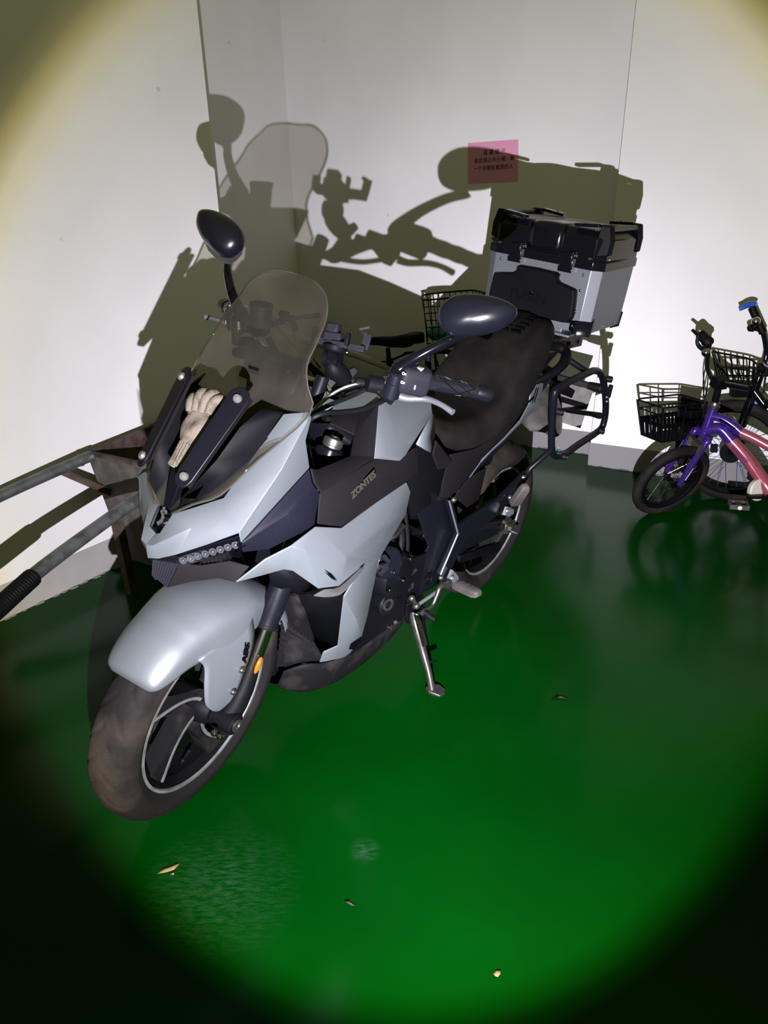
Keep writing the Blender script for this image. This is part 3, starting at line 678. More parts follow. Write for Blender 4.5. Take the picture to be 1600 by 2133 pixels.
def ind(sg):
    f = (lambda m: m) if sg > 0 else (lambda m: m.mirror())
    a = V((1.2292,0.236,0.6469)); b = V((1.1586,0.25,0.6215)); c = V((1.1311,0.252,0.6325)); d = V((1.0542,0.24,0.6495)); e = V((1.0663,0.238,0.6483)); g = V((1.1539,0.25,0.6421)); h = V((1.204,0.246,0.6555))
    o = B('turn_indicator', f(MB().prism([a, b, c, d, e, g, h], (0, -.02, -.004))), 'black')
    B('indicator_lens', f(MB().sheet([[a, h, g, e, d], [a+V((0, .006, 0)), a.lerp(b, .5)+V((.004, .012, .002)), b.lerp(g, .4)+V((.004, .014, .004)), c.lerp(e, .45)+V((0, .010, .004)), d+V((0, .004, 0))], [a, a.lerp(b, .5), b, c, d]], 3, 3)), 'lens', o)
ind(1); ind(-1)
LR('fairing_slot', MB().prism([V((1.206,0.244,0.7031)), V((1.1835,0.2458,0.6837)), V((1.1634,0.2478,0.66)), V((1.1827,0.2458,0.6756))], (0, .0010, .0003)), 'print')
LR('fairing_vent', MB().prism([V((0.9794,0.163,0.3133)), V((0.985,0.172,0.3396)), V((0.9494,0.178,0.3447)), V((0.9437,0.172,0.3251)), V((0.9607,0.164,0.3033))], (0, .002, 0)), 'print')
sc_ = dict(a=(1.294,0.16,0.6965), b=(1.2782,0.185,0.7111), c=(1.2564,0.195,0.7038), d=(1.1956,0.222,0.64), e=(1.2134,0.224,0.6322), f=(1.0847,0.212,0.5592), g=(1.008,0.146,0.3298), h=(1.0338,0.118,0.3089), i=(1.1011,0.11,0.4566), j=(1.1495,0.12,0.5476), k=(1.2596,0.135,0.6316))
ks = list(sc_); ii = {k: i for i, k in enumerate(ks)}
LR('fairing_scoop', MB().add([sc_[k] for k in ks], [tuple(ii[k] for k in f) for f in ('abk', 'bcjk', 'cdej', 'efij', 'fghi')]).map(lambda p: p+V((-.006, -.008, 0))), 'black', solid=.004)
# ---------------------------------------------------------------- radiator guard with fins, muddy front plate, belly pan
rg = [V((1.1376,0.045,0.5122)), V((1.1421,0.105,0.5439)), V((1.0788,0.112,0.376)), V((1.0037,0.105,0.247)), V((1.1143,0.035,0.4167))]
B('radiator', MB().box((1.06, 0, .56), (.035, .20, .17), Matrix.Rotation(-.25, 3, 'Y')), 'black')
rgo = B('radiator_guard', MB().add([V((1.1219,0.03,0.4974)), V((1.1388,0.11,0.5447)), V((1.0639,0.112,0.3551)), V((1.1072,0.03,0.4104))], [(0, 1, 2, 3)]).map(lambda p: p+V((-.016, 0, 0))), 'black', solid=.006)
ta, tb_, ba, bb_ = V((1.1222,0.032,0.4985)), V((1.1351,0.11,0.5401)), V((1.1073,0.032,0.4084)), V((1.0659,0.112,0.3562))
for k in range(9):
    B('guard_slat', MB().beam(ta.lerp(tb_, (k+.3)/9), ba.lerp(bb_, (k+.3)/9), .006, .012, (1, .2, 0)), 'dusty', rgo)
B('front_plate', MB().add([V((1.111,0.03,0.4155)), V((1.0749,0.09,0.3906)), V((1.061,0.11,0.3459)), V((1.01,0.112,0.2531)), V((1.0791,0.085,0.2563)), V((1.1137,0.02,0.249))], [(0, 1, 4, 5), (1, 2, 3, 4)]), 'dusty', solid=.004, bev=.003, label='mud-caked plate behind the front wheel')
for k in range(5):
    u = .15+.13*k
    B('plate_rib', MB().beam(V((1.111,0.03,0.4155)).lerp(V((1.1137,0.02,0.249)), u)+V((.003, .001, .001)), V((1.061,0.11,0.3459)).lerp(V((1.01,0.112,0.2531)), u*.9)+V((.003, .001, .001)), .004, .004, (1, 0, 0)), 'dusty', rgo)
B('plate_bolt', bolt(V((1.0804,0.092,0.2779))+V((.004, .004, 0)), (.6, .7, .1), .010, .006), 'chrome')
bp_ = []
for x, zt, zb, hw in ((1.13, .265, .190, .050), (1.09, .29, .160, .092), (1.03, .275, .135, .118), (.93, .265, .125, .135), (.80, .27, .130, .140), (.70, .27, .150, .135), (.64, .26, .185, .120)):
    bp_.append([(x, hw+.012, zt), (x, hw, (zt+zb)/2), (x, hw*.72, zb+.012), (x, 0, zb), (x, -hw*.72, zb+.012), (x, -hw, (zt+zb)/2), (x, -hw-.012, zt)])
B('belly_pan', MB().sheet(bp_, 4, 3), 'dusty', solid=.004, ang=50)
for q in ((812, 1307, .152), (819, 1294, .154), (838, 1296, .150)):
    pass
B('pan_bolt', MB().add(bolt((0.7711,0.152,0.2711), (0, 1, .1), .009, .004).v, bolt((0.7711,0.152,0.2711), (0, 1, .1), .009, .004).f), 'chrome')
B('pan_bolt', bolt((0.7462,0.154,0.2787), (0, 1, .1), .008, .004), 'steel')
# ---------------------------------------------------------------- engine
B('crankcase', MB().box((.82, 0, .36), (.30, .30, .24)), 'black', bev=.03)
B('cylinder_head', MB().box((.93, 0, .56), (.18, .22, .24), Matrix.Rotation(.3, 3, 'Y')), 'black', bev=.02)
ec = V((0.8321,0.185,0.508))
eo = B('stator_cover', MB().lathe([(-.06, .072), (-.004, .070), (.006, .064), (.010, .050), (.010, 0)], ec+V((-.02, 0, -.02)), (0, 1, .05), 32), 'black')
B('cover_boss', MB().lathe([(-.03, .046), (.006, .045), (.012, .038), (.012, 0)], V((0.8726,0.186,0.5585)), (.25, .9, .3), 24), 'frame', eo)
for k in range(3):
    a = V((0.8934,0.2,0.5737)); th = -.6+k*.75
    B('boss_rib', MB().beam(a+V((.010*math.cos(th), .006, .010*math.sin(th))), a+V((.040*math.cos(th), .002, .040*math.sin(th))), .010, .008, (0, 1, 0)), 'greyplastic', eo)
for q in ((0.7884,0.198,0.5421), (0.8711,0.204,0.5371), (0.8117,0.2,0.4821), (0.8727,0.198,0.4774)):
    B('cover_bolt', bolt(q, (.3, .9, .1), .0065, .008), 'chrome', eo)
B('clutch_cover', MB().lathe([(-.03, .036), (.004, .036), (.010, .030), (.012, .012), (.016, .011), (.016, 0)], V((0.8329,0.176,0.3974)), (.2, .95, .1), 28), 'black')
B('drain_ring', MB().lathe([(0, .019), (.003, .019), (.003, .011), (0, .011)], V((0.854,0.19,0.4148)), (.2, .95, .1), 24, cap=False), 'steel')
B('sprocket_cover', MB().prism([V((0.7975,0.176,0.4691)), V((0.7629,0.182,0.5242)), V((0.6771,0.178,0.5078)), V((0.678,0.176,0.4323)), V((0.6747,0.168,0.3494)), V((0.7477,0.168,0.3705)), V((0.7865,0.172,0.4245))], (0, .010, .002)), 'black', bev=.004)
B('cover_slash', MB().beam((0.7789,0.187,0.4627), (0.7354,0.19,0.4725), .006, .006).beam((0.7354,0.19,0.4725), (0.734,0.191,0.4821), .006, .006), 'greyplastic')
B('cover_slash', MB().beam((0.7448,0.182,0.4066), (0.7271,0.184,0.4127), .006, .006).beam((0.7271,0.184,0.4127), (0.729,0.185,0.4275), .006, .006), 'greyplastic')
for a, b, c, r in (((.83, .12, .62), (.80, .15, .56), (.84, .165, .50), .011), ((.78, .13, .66), (.77, .155, .58), (.80, .165, .50), .009), ((.86, .10, .60), (.82, .15, .60), (.78, .16, .63), .010), ((.75, .14, .66), (.745, .16, .56), (.75, .165, .47), .006)):
    B('hose', MB().tube([a, b, c], r, 8, 4), 'rubber')
B('airbox', MB().box((.78, 0, .66), (.28, .20, .16)), 'black', bev=.02)
# ---------------------------------------------------------------- frame, side covers
fc = [V((0.7979,0.182,0.7493)), V((0.7358,0.178,0.6487)), V((0.6531,0.176,0.5136)), V((0.673,0.176,0.502)), V((0.6813,0.172,0.3788)), V((0.6575,0.17,0.3386)), V((0.5374,0.166,0.3272)), V((0.4823,0.172,0.4919)), V((0.5621,0.172,0.6404)), V((0.6318,0.174,0.6724)), V((0.7803,0.18,0.7742))]
fcm = MB().add(fc+[V((0.6272,0.182,0.5712)), V((0.6287,0.178,0.4372))], [(0, 1, 11, 9, 10), (1, 2, 12, 11), (2, 3, 4, 12), (4, 5, 6, 12), (6, 7, 11, 12), (7, 8, 9, 11)])
LR('frame_cover', fcm, 'frame', solid=.006, bev=.003, ang=20)
B('pivot_cap', MB().lathe([(0, .020), (.004, .020), (.004, .014), (.001, .013), (.001, .006), (.003, .005), (.003, 0)], V((0.6325,0.18,0.395)), (0, 1, .1), 24), 'black')
hangs = [V((0.5975,0.186,0.6546)), V((0.5167,0.192,0.5135)), V((0.5902,0.192,0.3974)), V((0.5586,0.192,0.3673)), V((0.5216,0.19,0.3749)), V((0.4583,0.194,0.4745)), V((0.2671,0.2,0.4945)), V((0.1415,0.205,0.5393)), V((0.0903,0.205,0.5963)), V((0.1242,0.205,0.6101)), V((0.2895,0.2,0.5595)), V((0.4466,0.196,0.552)), V((0.5175,0.193,0.5413)), V((0.5738,0.187,0.647))]
h1, h2 = LR('footrest_hanger', MB().prism(hangs, (0, -.016, -.002)), 'frame', bev=.003)
B('hanger_highlight', MB().tube([(0.6017,0.192,0.6552), (0.5242,0.196,0.5181), (0.5915,0.196,0.3998)], .003, 6), 'alu', h1, label='modelled highlight along the hanger edge')  # pale tube stands in for the highlight along the hanger's edge
for q in ((0.5776,0.192,0.6517), (0.5886,0.196,0.388), (0.2333,0.21,0.5516), (0.163,0.212,0.6048)):
    B('hanger_bolt', bolt(q, (0, 1, .1), .009, .006), 'steel', h1)
B('sub_frame', MB().tube([(.50, .12, .62), (.2, .13, .72), (-.15, .10, .88)], .014, 10).tube([(.50, -.12, .62), (.2, -.13, .72), (-.15, -.10, .88)], .014, 10), 'frame')
B('under_tray', MB().box((.32, 0, .66), (.36, .17, .12)), 'black', bev=.02)
LR('mud_flap', MB().add([V((0.3763,0.115,0.6318)), V((0.2465,0.11,0.6306)), V((0.2495,0.105,0.546)), V((0.252,0.105,0.492)), V((0.3144,0.108,0.4964)), V((0.4461,0.118,0.5874))], [(0, 1, 2, 3, 4, 5)]), 'matte', solid=.004, bev=.003)
B('red_tag', MB().prism([(0.2646,0.1,0.498), (0.2138,0.1,0.4675), (0.246,0.1,0.4675)], (0, .002, 0)), 'red')
B('shock_cover', MB().prism([(0.4039,0.11,0.518), (0.3797,0.11,0.5254), (0.306,0.11,0.4669), (0.3321,0.11,0.4616), (0.3885,0.11,0.4929)], (0, -.01, 0)), 'greyplastic')
# ---------------------------------------------------------------- swing arm, chain, rear wheel
rw_ = wheel('rear_wheel', (0, 0, .312), .312, .158, .224, .120, 24, False, 8, 36)
B('sprocket', MB().lathe([(.062, .100), (.062, .112), (.067, .112), (.067, .100), (.062, .100)], (0, 0, .312), (0, 1, 0), 44, cap=False).lathe([(.062, .03), (.066, .06), (.066, .101), (.062, .101)], (0, 0, .312), (0, 1, 0), 44, cap=False), 'steel', rw_)
sa = B('swing_arm', MB().beam((.52, .105, .40), (.02, .105, .325), .034, .075, (0, 0, 1), .030, .045).beam((.52, -.105, .40), (.02, -.105, .325), .034, .075, (0, 0, 1), .030, .045).beam((.47, -.12, .39), (.47, .12, .39), .06, .07), 'frame', bev=.006)
B('swing_arm_brace', MB().beam((.45, .110, .46), (.08, .110, .36), .026, .024), 'matte', sa)
B('chain_guard', MB().beam((.34, .094, .445), (-.04, .094, .428), .030, .016).beam((.30, .090, .285), (-.02, .090, .205), .016, .030), 'black', sa, bev=.003)
B('axle_adjuster', MB().box((-.005, .128, .316), (.055, .010, .040)).lathe([(0, .015), (.010, .015), (.010, 0)], (0, .132, .314), (0, 1, 0), 6).lathe([(0, .006), (.035, .006)], (-.005, .128, .300), (-.1, 1, 0), 10), 'steel', sa)
# links of the chain, upper and lower run
ch = []
n_l = 52
for i in range(n_l):
    t = i/n_l
    ch.append(V((.50, .066, .445)).lerp(V((0, .066, .424)), t))
for i in range(12):
    a = math.pi/2+math.pi*i/12; ch.append(V((.112*math.cos(a), .066, .312+.112*math.sin(a))))
for i in range(n_l):
    t = i/n_l
    ch.append(V((0, .066, .200)).lerp(V((.50, .066, .350)), t))
cm = MB()
for i in range(len(ch)-1):
    d = (ch[i+1]-ch[i]); c = (ch[i+1]+ch[i])/2
    w_ = .012 if i % 2 else .016
    cm.beam(c-d*.48, c+d*.48, w_, .011)
co = B('chain', cm, 'steel'); co['kind'] = 'stuff'
# ---------------------------------------------------------------- seat, tail
def sec(x, yb, zb, ys, zs, zc): return [(x, yb, zb), (x, yb+.012, zb*.5+zs*.5), (x, ys, zs), (x, ys*.6, zc-.006+(zs-zc)*.25), (x, 0, zc), (x, -ys*.6, zc-.006+(zs-zc)*.25), (x, -ys, zs), (x, -yb-.012, zb*.5+zs*.5), (x, -yb, zb)]
seat = MB().sheet([sec(.68, .09, .865, .075, .900, .915), sec(.63, .115, .835, .10, .895, .910), sec(.52, .14, .775, .125, .855, .872), sec(.38, .152, .752, .140, .845, .858), sec(.27, .152, .757, .143, .872, .880), sec(.19, .150, .780, .138, .930, .950), sec(.11, .148, .825, .128, .995, 1.015), sec(.04, .140, .895, .118, 1.045, 1.062), sec(-.04, .118, .985, .100, 1.073, 1.085), sec(-.085, .095, 1.010, .080, 1.070, 1.080), sec(-.112, .060, 1.02, .05, 1.045, 1.05)], 4, 3)
so = B('seat', seat, 'seat', ang=60)
for k in range(5):
    for y in (-.045, .0, .045):
        x = .075-.026*k; z = 1.046+.0085*k-.004*(k > 3)
        B('seat_groove', MB().tube([(x, y-.017, z), (x-.002, y, z+.001), (x, y+.017, z)], .0045, 6, 2), 'print', so)
tail = MB().add([V((0.1088,0.145,0.9056)), V((0.0049,0.14,0.8811)), V((0.0162,0.148,0.8122)), V((0.1709,0.16,0.7796)), V((0.3002,0.166,0.7461)), V((0.4185,0.166,0.7186)), V((0.4603,0.158,0.6749)), V((0.4063,0.168,0.7238)), V((0.2806,0.169,0.7632)), V((0.1859,0.166,0.7983)), V((0.1225,0.156,0.8374))], [(0, 1, 2, 10), (10, 2, 3, 9), (9, 3, 4, 8), (8, 4, 5, 7), (7, 5, 6)])
t1, t2 = LR('tail_panel', tail.map(lambda p: p+V((0, .008, .003))), 'silver', solid=.005, bev=.003)
dc = V((0.0616,0.149,0.8561))
for a, b in (((1102, 838), (1106, 822)), ((1108, 842), (1117, 806)), ((1112, 842), (1121, 806)), ((1116, 840), (1123, 812))):
    pass
B('tail_decal', MB().beam(V((0.0999,0.162,0.8377)), V((0.0729,0.156,0.8836)), .004, .002, (0, 1, 0)).beam(V((0.0825,0.162,0.8373)), V((0.0576,0.156,0.8806)), .004, .002, (0, 1, 0)).beam(V((0.1343,0.165,0.8492)), V((0.0894,0.161,0.8585)), .007, .002, (0, 1, 0)), 'print', t1, label='black striped decal')
LR('tail_side_cover', MB().add([V((0.1844,0.163,0.8004)), V((0.3078,0.163,0.7748)), V((0.4366,0.16,0.7645)), V((0.5774,0.158,0.784)), V((0.6307,0.172,0.6697)), V((0.5375,0.168,0.6306)), V((0.4521,0.155,0.6729)), V((0.4017,0.164,0.7211)), V((0.2757,0.165,0.7607))], [(0, 1, 8), (1, 2, 7, 8), (2, 3, 6, 7), (3, 4, 5, 6)]), 'matte', solid=.004, bev=.003)
LR('grab_rail', MB().tube([(0.0977,0.15,0.9048), (0.0441,0.175,0.9244), (-0.0197,0.19,0.9548), (-0.0916,0.165,0.9781), (-0.0825,0.13,0.9927), (-0.0168,0.11,1.001)], [.010, .014, .017, .018, .017, .012], 10, 3), 'black')
B('tail_core', MB().beam((.10, 0, .86), (-.28, 0, .95), .17, .12, (0, 0, 1), .12, .08), 'black', bev=.02)
rk = B('rear_rack', MB().beam((-.06, 0, 1.000), (-.40, 0, 1.010), .24, .016), 'steel', bev=.006)
B('rack_lip', MB().beam((-.045, .10, .985), (-.30, .128, .985), .010, .045).beam((-.045, -.10, .985), (-.30, -.128, .985), .010, .045).beam((-.05, -.11, .985), (-.05, .11, .985), .010, .045), 'steel', rk, bev=.004)
for x, y in ((-.12, .121), (-.2, .129), (-.26, .135)):
    B('rack_hole', MB().lathe([(0, .008), (.002, .008)], (x, y-.005, .985), (0, 1, 0), 12), 'print', rk)
# ---------------------------------------------------------------- rear mudguard and number plate
ml = [V((-0.3,0.0069,0.75)), V((-0.32,0.035,0.746))]
mgr = []
for px, py, xx in ((1128, 815, -.30), (1128, 842, -.335), (1122, 862, -.365), (1126, 880, -.39), (1140, 890, -.41)):
    pass
B('rear_mudguard', MB().sheet([[(-.24, .085, .80), (-.25, 0, .83), (-.24, -.085, .80)], [(-.31, .095, .73), (-.335, 0, .755), (-.31, -.095, .73)], [(-.36, .098, .65), (-.40, 0, .67), (-.36, -.098, .65)], [(-.395, .090, .58), (-.44, 0, .595), (-.395, -.090, .58)], [(-.41, .05, .545), (-.45, 0, .545), (-.41, -.05, .545)]], 3, 4), 'peg_rubber', solid=.004, ang=60)
B('tail_lamp_arm', MB().beam((-.22, 0, .88), (-.55, 0, .74), .05, .03), 'black', bev=.004)
LR('rear_indicator', MB().beam((-.26, .05, .84), (-.30, .20, .83), .018, .022).lathe([(0, .014), (.05, .018), (.06, .008)], (-.30, .19, .83), (-.1, 1, 0), 12), 'rubber', bev=.003)
pn = V((1, 0, .25)).normalized()
pl = B('number_plate', MB().prism([(-.545, .11, .575), (-.545, -.11, .575), (-.590, -.11, .730), (-.590, .11, .730)], pn*-.003), 'platealu', bev=.001, label='dusty back of the number plate')
B('plate_bracket', MB().beam((-.56, -.10, .665), (-.56, .10, .665), .010, .02).beam((-.45, .0, .74), (-.56, .03, .70), .03, .03), 'black', pl)
# ---------------------------------------------------------------- pannier frames
def pannier(sg):
    f = (lambda m: m) if sg > 0 else (lambda m: m.mirror())
    y = .245
    loop = [(0.0814,0.245,0.7487), (0.0471,0.245,0.6822), (0.0012,0.245,0.648), (-0.0838,0.245,0.6336), (-0.1916,0.245,0.6401), (-0.3786,0.245,0.6485), (-0.4104,0.245,0.6744), (-0.391,0.245,0.7373), (-0.3302,0.245,0.8217), (-0.2567,0.245,0.8917), (-0.1841,0.245,0.9203), (-0.1004,0.245,0.9233), (0.1033,0.245,0.9173), (0.1304,0.245,0.9004), (0.117,0.245,0.8491)]
    o = B('pannier_frame', f(MB().tube(loop, .0125, 12, 3, True)), 'frame')
    B('lower_stay', f(MB().tube([(0.0532,0.245,0.6874), (0.1263,0.215,0.6286), (0.1304,0.206,0.6034), (0.2342,0.205,0.5607)], [.010, .010, .010, .009], 10)), 'frame', o)
    B('upper_stay', f(MB().tube([(-0.1241,0.245,0.9242), (-0.1307,0.165,0.9466), (-0.1219,0.14,0.9622)], .011, 10)), 'frame', o)
    B('cross_stay', f(MB().tube([(-0.3478,0.245,0.7162), (-0.3781,0.2,0.7035), (-0.5065,0.07,0.6459), (-0.598,-0.02,0.6116)], [.013, .010, .009, .009], 10)), 'frame', o)
    for q in ((-0.3121,0.25,0.8685), (-0.3691,0.25,0.6524), (-0.0392,0.25,0.6384), (0.0796,0.25,0.8307)):
        B('frame_knob', f(MB().lathe([(-.004, .012), (.016, .012), (.019, .009), (.019, 0)], q, (-.25, 1, 0), 14)), 'rubber', o)
        B('knob_screw', f(MB().lathe([(.018, .005), (.021, .005), (.021, 0)], q, (-.25, 1, 0), 10)), 'chrome', o)
    B('latch_tab', f(MB().box(V((-0.3568,0.255,0.8136)), (.012, .016, .05))), 'black', o, bev=.003)
    for q in ((-0.3319,0.258,0.7972), (-0.3438,0.258,0.7779)):
        B('tab_screw', f(bolt(q, (0, 1, 0), .006, .004)), 'steel', o)
pannier(1); pannier(-1)
# ---------------------------------------------------------------- pegs, gear lever, side stand
def peg(c0, c1, w0, w1, name='footpeg'):
    c0, c1 = V(c0), V(c1); d = c1-c0; s_ = d.cross(V((0, 0, 1))).normalized(); up = s_.cross(d).normalized()
    rows = []
    for t, k in ((0, .7), (.1, 1), (.8, 1.0), (.95, .8), (1, .45)):
        p = c0+d*t; w_ = (w0*(1-t)+w1*t)*k; h = .014*k
        rows.append([p+s_*w_+up*h*.6, p+s_*w_*.5+up*h, p-s_*w_*.5+up*h, p-s_*w_+up*h*.6, p-s_*w_-up*h, p+s_*w_-up*h])
    m = MB(); m.grid(rows, True); m.f.append(tuple(range(6))[::-1]); m.f.append(tuple(range(24, 30)))
    o = B(name, m, 'peg_rubber', bev=.003)
    for t in (.25, .45, .65):
        p = c0+d*t+up*.0115
        B('peg_tread', MB().beam(p+s_*w0*.45, p-s_*w0*.45+d*.08, .006, .006, up), 'peg_rubber', o)
    return o
p1 = peg((0.5127,0.205,0.3382), (0.5318,0.31,0.3548), .018, .020)
B('peg_clevis', MB().prism([(0.5396,0.198,0.3972), (0.5074,0.205,0.3613), (0.5058,0.207,0.3433), (0.5318,0.205,0.347), (0.5579,0.2,0.3708)], (0, .010, .002)).add(bolt((0.5509,0.214,0.3778), (0, 1, .1), .008, .005).v, bolt((0.5509,0.214,0.3778), (0, 1, .1), .008, .005).f), 'alu', p1)
p2 = peg((0.2192,0.222,0.5263), (0.2433,0.262,0.62), .020, .016)
B('peg_clevis', MB().prism([(0.271,0.212,0.5007), (0.2611,0.212,0.5278), (0.221,0.216,0.5064), (0.2148,0.216,0.4896), (0.2364,0.214,0.4855)], (0, .012, .002)).add(bolt((0.2749,0.228,0.5228), (0, 1, .1), .008, .005).v, bolt((0.2749,0.228,0.5228), (0, 1, .1), .008, .005).f), 'alu', p2)
B('peg_link', MB().beam((0.2176,0.2,0.4471), (0.1755,0.2,0.4429), .014, .012).beam((0.216,0.19,0.397), (0.1959,0.2,0.405), .010, .012), 'steel', p2)
gl_ = B('gear_lever', MB().tube([(0.5776,0.215,0.3691), (0.6297,0.222,0.386), (0.6453,0.225,0.3669), (0.6664,0.225,0.3352), (0.7106,0.225,0.3396), (0.7241,0.225,0.3325)], [.013, .008, .0065, .006, .006, .009], 10, 3), 'steel')
B('lever_pivot', MB().lathe([(-.01, .014), (.008, .014), (.010, .010), (.010, 0)], (0.5759,0.216,0.367), (0, 1, .1), 20), 'steel', gl_)
B('toe_rubber', MB().tube([(0.7118,0.228,0.3365), (0.7098,0.268,0.3267)], .0095, 12), 'rubber', gl_)
B('shift_rod', MB().tube([(0.6301,0.212,0.3621), (0.7101,0.205,0.3535)], .006, 10), 'alu', gl_)
B('rod_joint', MB().ball((0.725,0.205,0.3539), .011).ball((0.7438,0.198,0.3869), .010).beam((0.7471,0.2,0.3895), (0.725,0.205,0.3539), .012, .010), 'steel', gl_)
sp0 = V((0.6444,0.15,0.2608)); spf = V((0.6919,0.285,0.0616))
sso = B('side_stand', MB().tube([sp0, V((0.6569,0.175,0.2268)), V((0.666,0.22,0.1534)), V((0.6817,0.258,0.1085)), spf], [.014, .015, .0125, .0105, .012], 12, 3), 'darksteel', label='grey steel side stand')
ft_ = [V((0.6979,0.2631,0.052)), V((0.7067,0.2824,0.05)), V((0.6946,0.3166,0.046)), V((0.6748,0.3215,0.046)), V((0.6562,0.3108,0.047)), V((0.6554,0.2878,0.05)), V((0.6723,0.2673,0.054))]
B('stand_foot', MB().prism(ft_, (0, .0015, .012)), 'darksteel', sso, bev=.003)
B('stand_tang', MB().tube([(0.6533,0.225,0.1107), (0.6506,0.26,0.1351)], .0055, 8), 'rubber', sso)
B('stand_bracket', MB().prism([(0.6789,0.14,0.2984), (0.6513,0.15,0.3079), (0.5998,0.16,0.2694), (0.587,0.16,0.2107), (0.6366,0.16,0.2175), (0.6664,0.15,0.2278)], (0, -.012, 0)), 'black', sso, bev=.003)
spr = []
s0 = V((0.6797,0.185,0.2822)); s1_ = V((0.6781,0.228,0.1929)); dd = (s1_-s0); uu = dd.orthogonal().normalized(); ww = dd.normalized().cross(uu)
for i in range(22*8+1):
    a = 2*math.pi*i/8; spr.append(s0+dd*(i/(22*8))+(uu*math.cos(a)+ww*math.sin(a))*.0075)
B('stand_spring', MB().tube(spr, .0014, 5), 'chrome', sso)
B('stand_bolt', bolt((0.6796,0.182,0.2896), (0, 1, .1), .010, .008), 'chrome', sso)
# ---------------------------------------------------------------- handlebar and controls (turned with the fork)
def bar(sg):
    f = (lambda m: m) if sg > 0 else (lambda m: m.mirror())
    kw = dict(steer=True)
    riser = MB().lathe([(-.06, .016), (.0, .016), (.018, .0155), (.020, .013), (.020, 0)], (1.0602,0.052,1.0612), SA, 20)
    B('bar_riser', f(riser), 'frame', **kw)
    hb = B('handlebar', f(MB().tube([(1.00, 0, 1.035), (1.00, .04, 1.035), (1.0398,0.085,1.0433), (1.0291,0.14,1.0807), (1.0244,0.205,1.1094), (0.9768,0.27,1.1198), (0.8727,0.375,1.0953)], [.011, .011, .014, .014, .012, .011, .011], 14, 4)), 'chrome', **kw)
    g0 = V((0.9734,0.272,1.1196)); g1 = V((0.8837,0.362,1.1021)); ge = V((0.8659,0.392,1.0991)); d = (g1-g0)
    g = B('grip', f(MB().tube([g0, g0+d*.02, g0+d*.03, g1-d*.03, g1], [.021, .021, .0175, .0170, .0175], 20)), 'griprubber', **kw)
    tw = []
    for k in range(3):
        u_ = d.orthogonal().normalized(); w_ = d.normalized().cross(u_); pth = []
        for i in range(25):
            a = 2*math.pi*i/24*1.0+k*2.1; t = .05+.85*abs(((i/12+k*.33) % 2)-1)
            pth.append(g0+d*t+(u_*math.cos(a)+w_*math.sin(a))*.0176)
        tw.append(pth)
    gm = MB()
    for pth in tw: gm.tube(pth, .0011, 4)
    B('grip_tread', f(gm), 'gloss', g, **kw)
    B('bar_end', f(MB().tube([g1+d*.01, g1+d*.03, ge-d*.03, ge], [.017, .0195, .0195, .0165], 20)), 'frame', g, **kw)
    sw = V((0.9867,0.252,1.1187)); dn = d.normalized()
    sb = MB(); n_ = 8; rows = []
    for t, k in ((-.042, .80), (-.034, 1), (.020, 1.05), (.028, .9)):
        c = sw+dn*t; u_ = V((0, 0, 1)); u_ = (u_-dn*u_.dot(dn)).normalized(); w_ = dn.cross(u_); row = []
        for i in range(16):
            a = 2*math.pi*i/16; ca = math.cos(a); sa_ = math.sin(a); e = (abs(ca)**3.2+abs(sa_)**3.2)**(-1/3.2)
            row.append(c+(u_*(sa_*e*.033)+w_*(ca*e*.027))*k)
        rows.append(row)
    sb.grid(rows, True); sb.f.append(tuple(range(16))[::-1]); sb.f.append(tuple(range(48, 64)))
    s_ = B('switch_pod', f(sb), 'greyplastic', bev=.003, **kw)
    nf = V((.75, .1, .62)).normalized()
    B('switch_button', f(MB().box(sw+dn*.004+V((.026, 0, -.006)), (.008, .022, .010)).box(sw+dn*.006+V((.012, 0, .030)), (.012, .022, .010))), 'white', s_, **kw)
    if sg > 0:
        for pth in (((1.0053,0.242,1.1368), .0), ((1.0044,0.242,1.1164), .0)):
            c = V(pth[0])+V((.031, 0, .006)); B('switch_mark', MB().lathe([(0, .0035), (.0008, .0035), (.0008, .002), (0, .002)], c, (1, 0, .3), 8, cap=False).box(c+V((0, .005, 0)), (.001, .003, .004)), 'white', s_, **kw)
    # lever perch, mirror post, mirror
    B('lever_perch', f(MB().lathe([(-.018, .020), (.018, .020)], (1.0431,0.18,1.1003), dn, 16).beam(V((1.0402,0.185,1.0978)), V((0.9804,0.205,1.0626))+V((.02, 0, 0)), .034, .026).lathe([(-.02, .011), (.03, .012)], (1.0389,0.15,1.0931), dn, 14)), 'rubber', bev=.003, **kw)
    lv = [V((0.9876,0.215,1.0701)), V((0.978,0.238,1.0681)), V((0.9673,0.278,1.0773)), V((0.9755,0.318,1.08)), V((0.9835,0.354,1.0747))]
    if sg < 0: lv = [p+V((0, 0, .022*i/4)) for i, p in enumerate(lv)]
    B('clutch_lever' if sg > 0 else 'brake_lever', f(MB().tube(lv, [.010, .0085, .0075, .0065, .0075], 10, 4).map(lambda p: p)), 'alu', ang=60, **kw)
    post = B('mirror', f(MB().sheet(MIR, 3, 3).map(lambda p: p+V((0, 0, 0 if sg > 0 else .016)))), 'mirrorshell', ang=70, **kw)
    B('mirror_post', f(MB().lathe([(-.026, .0165), (-.022, .0205), (.010, .0205), (.012, .0185), (.032, .0185), (.038, .013), (.038, 0)], V((1.006,0.212,1.0981))+V((.016, .004, .002)), (0, .12, 1), 24)), 'mirrorshell', post, **kw)
    arm = [V((1.0154,0.213,1.1256))+V((.016, .004, .002)), (1.0139,0.22,1.1419), (1.0031,0.258,1.1819), (0.9728,0.3,1.2184), (0.9437,0.325,1.2341), (0.9395,0.332,1.2407)]
    B('mirror_arm', f(MB().tube(arm, [.015, .016, .012, .0105, .010, .012], 12, 3)), 'gloss', post, **kw)
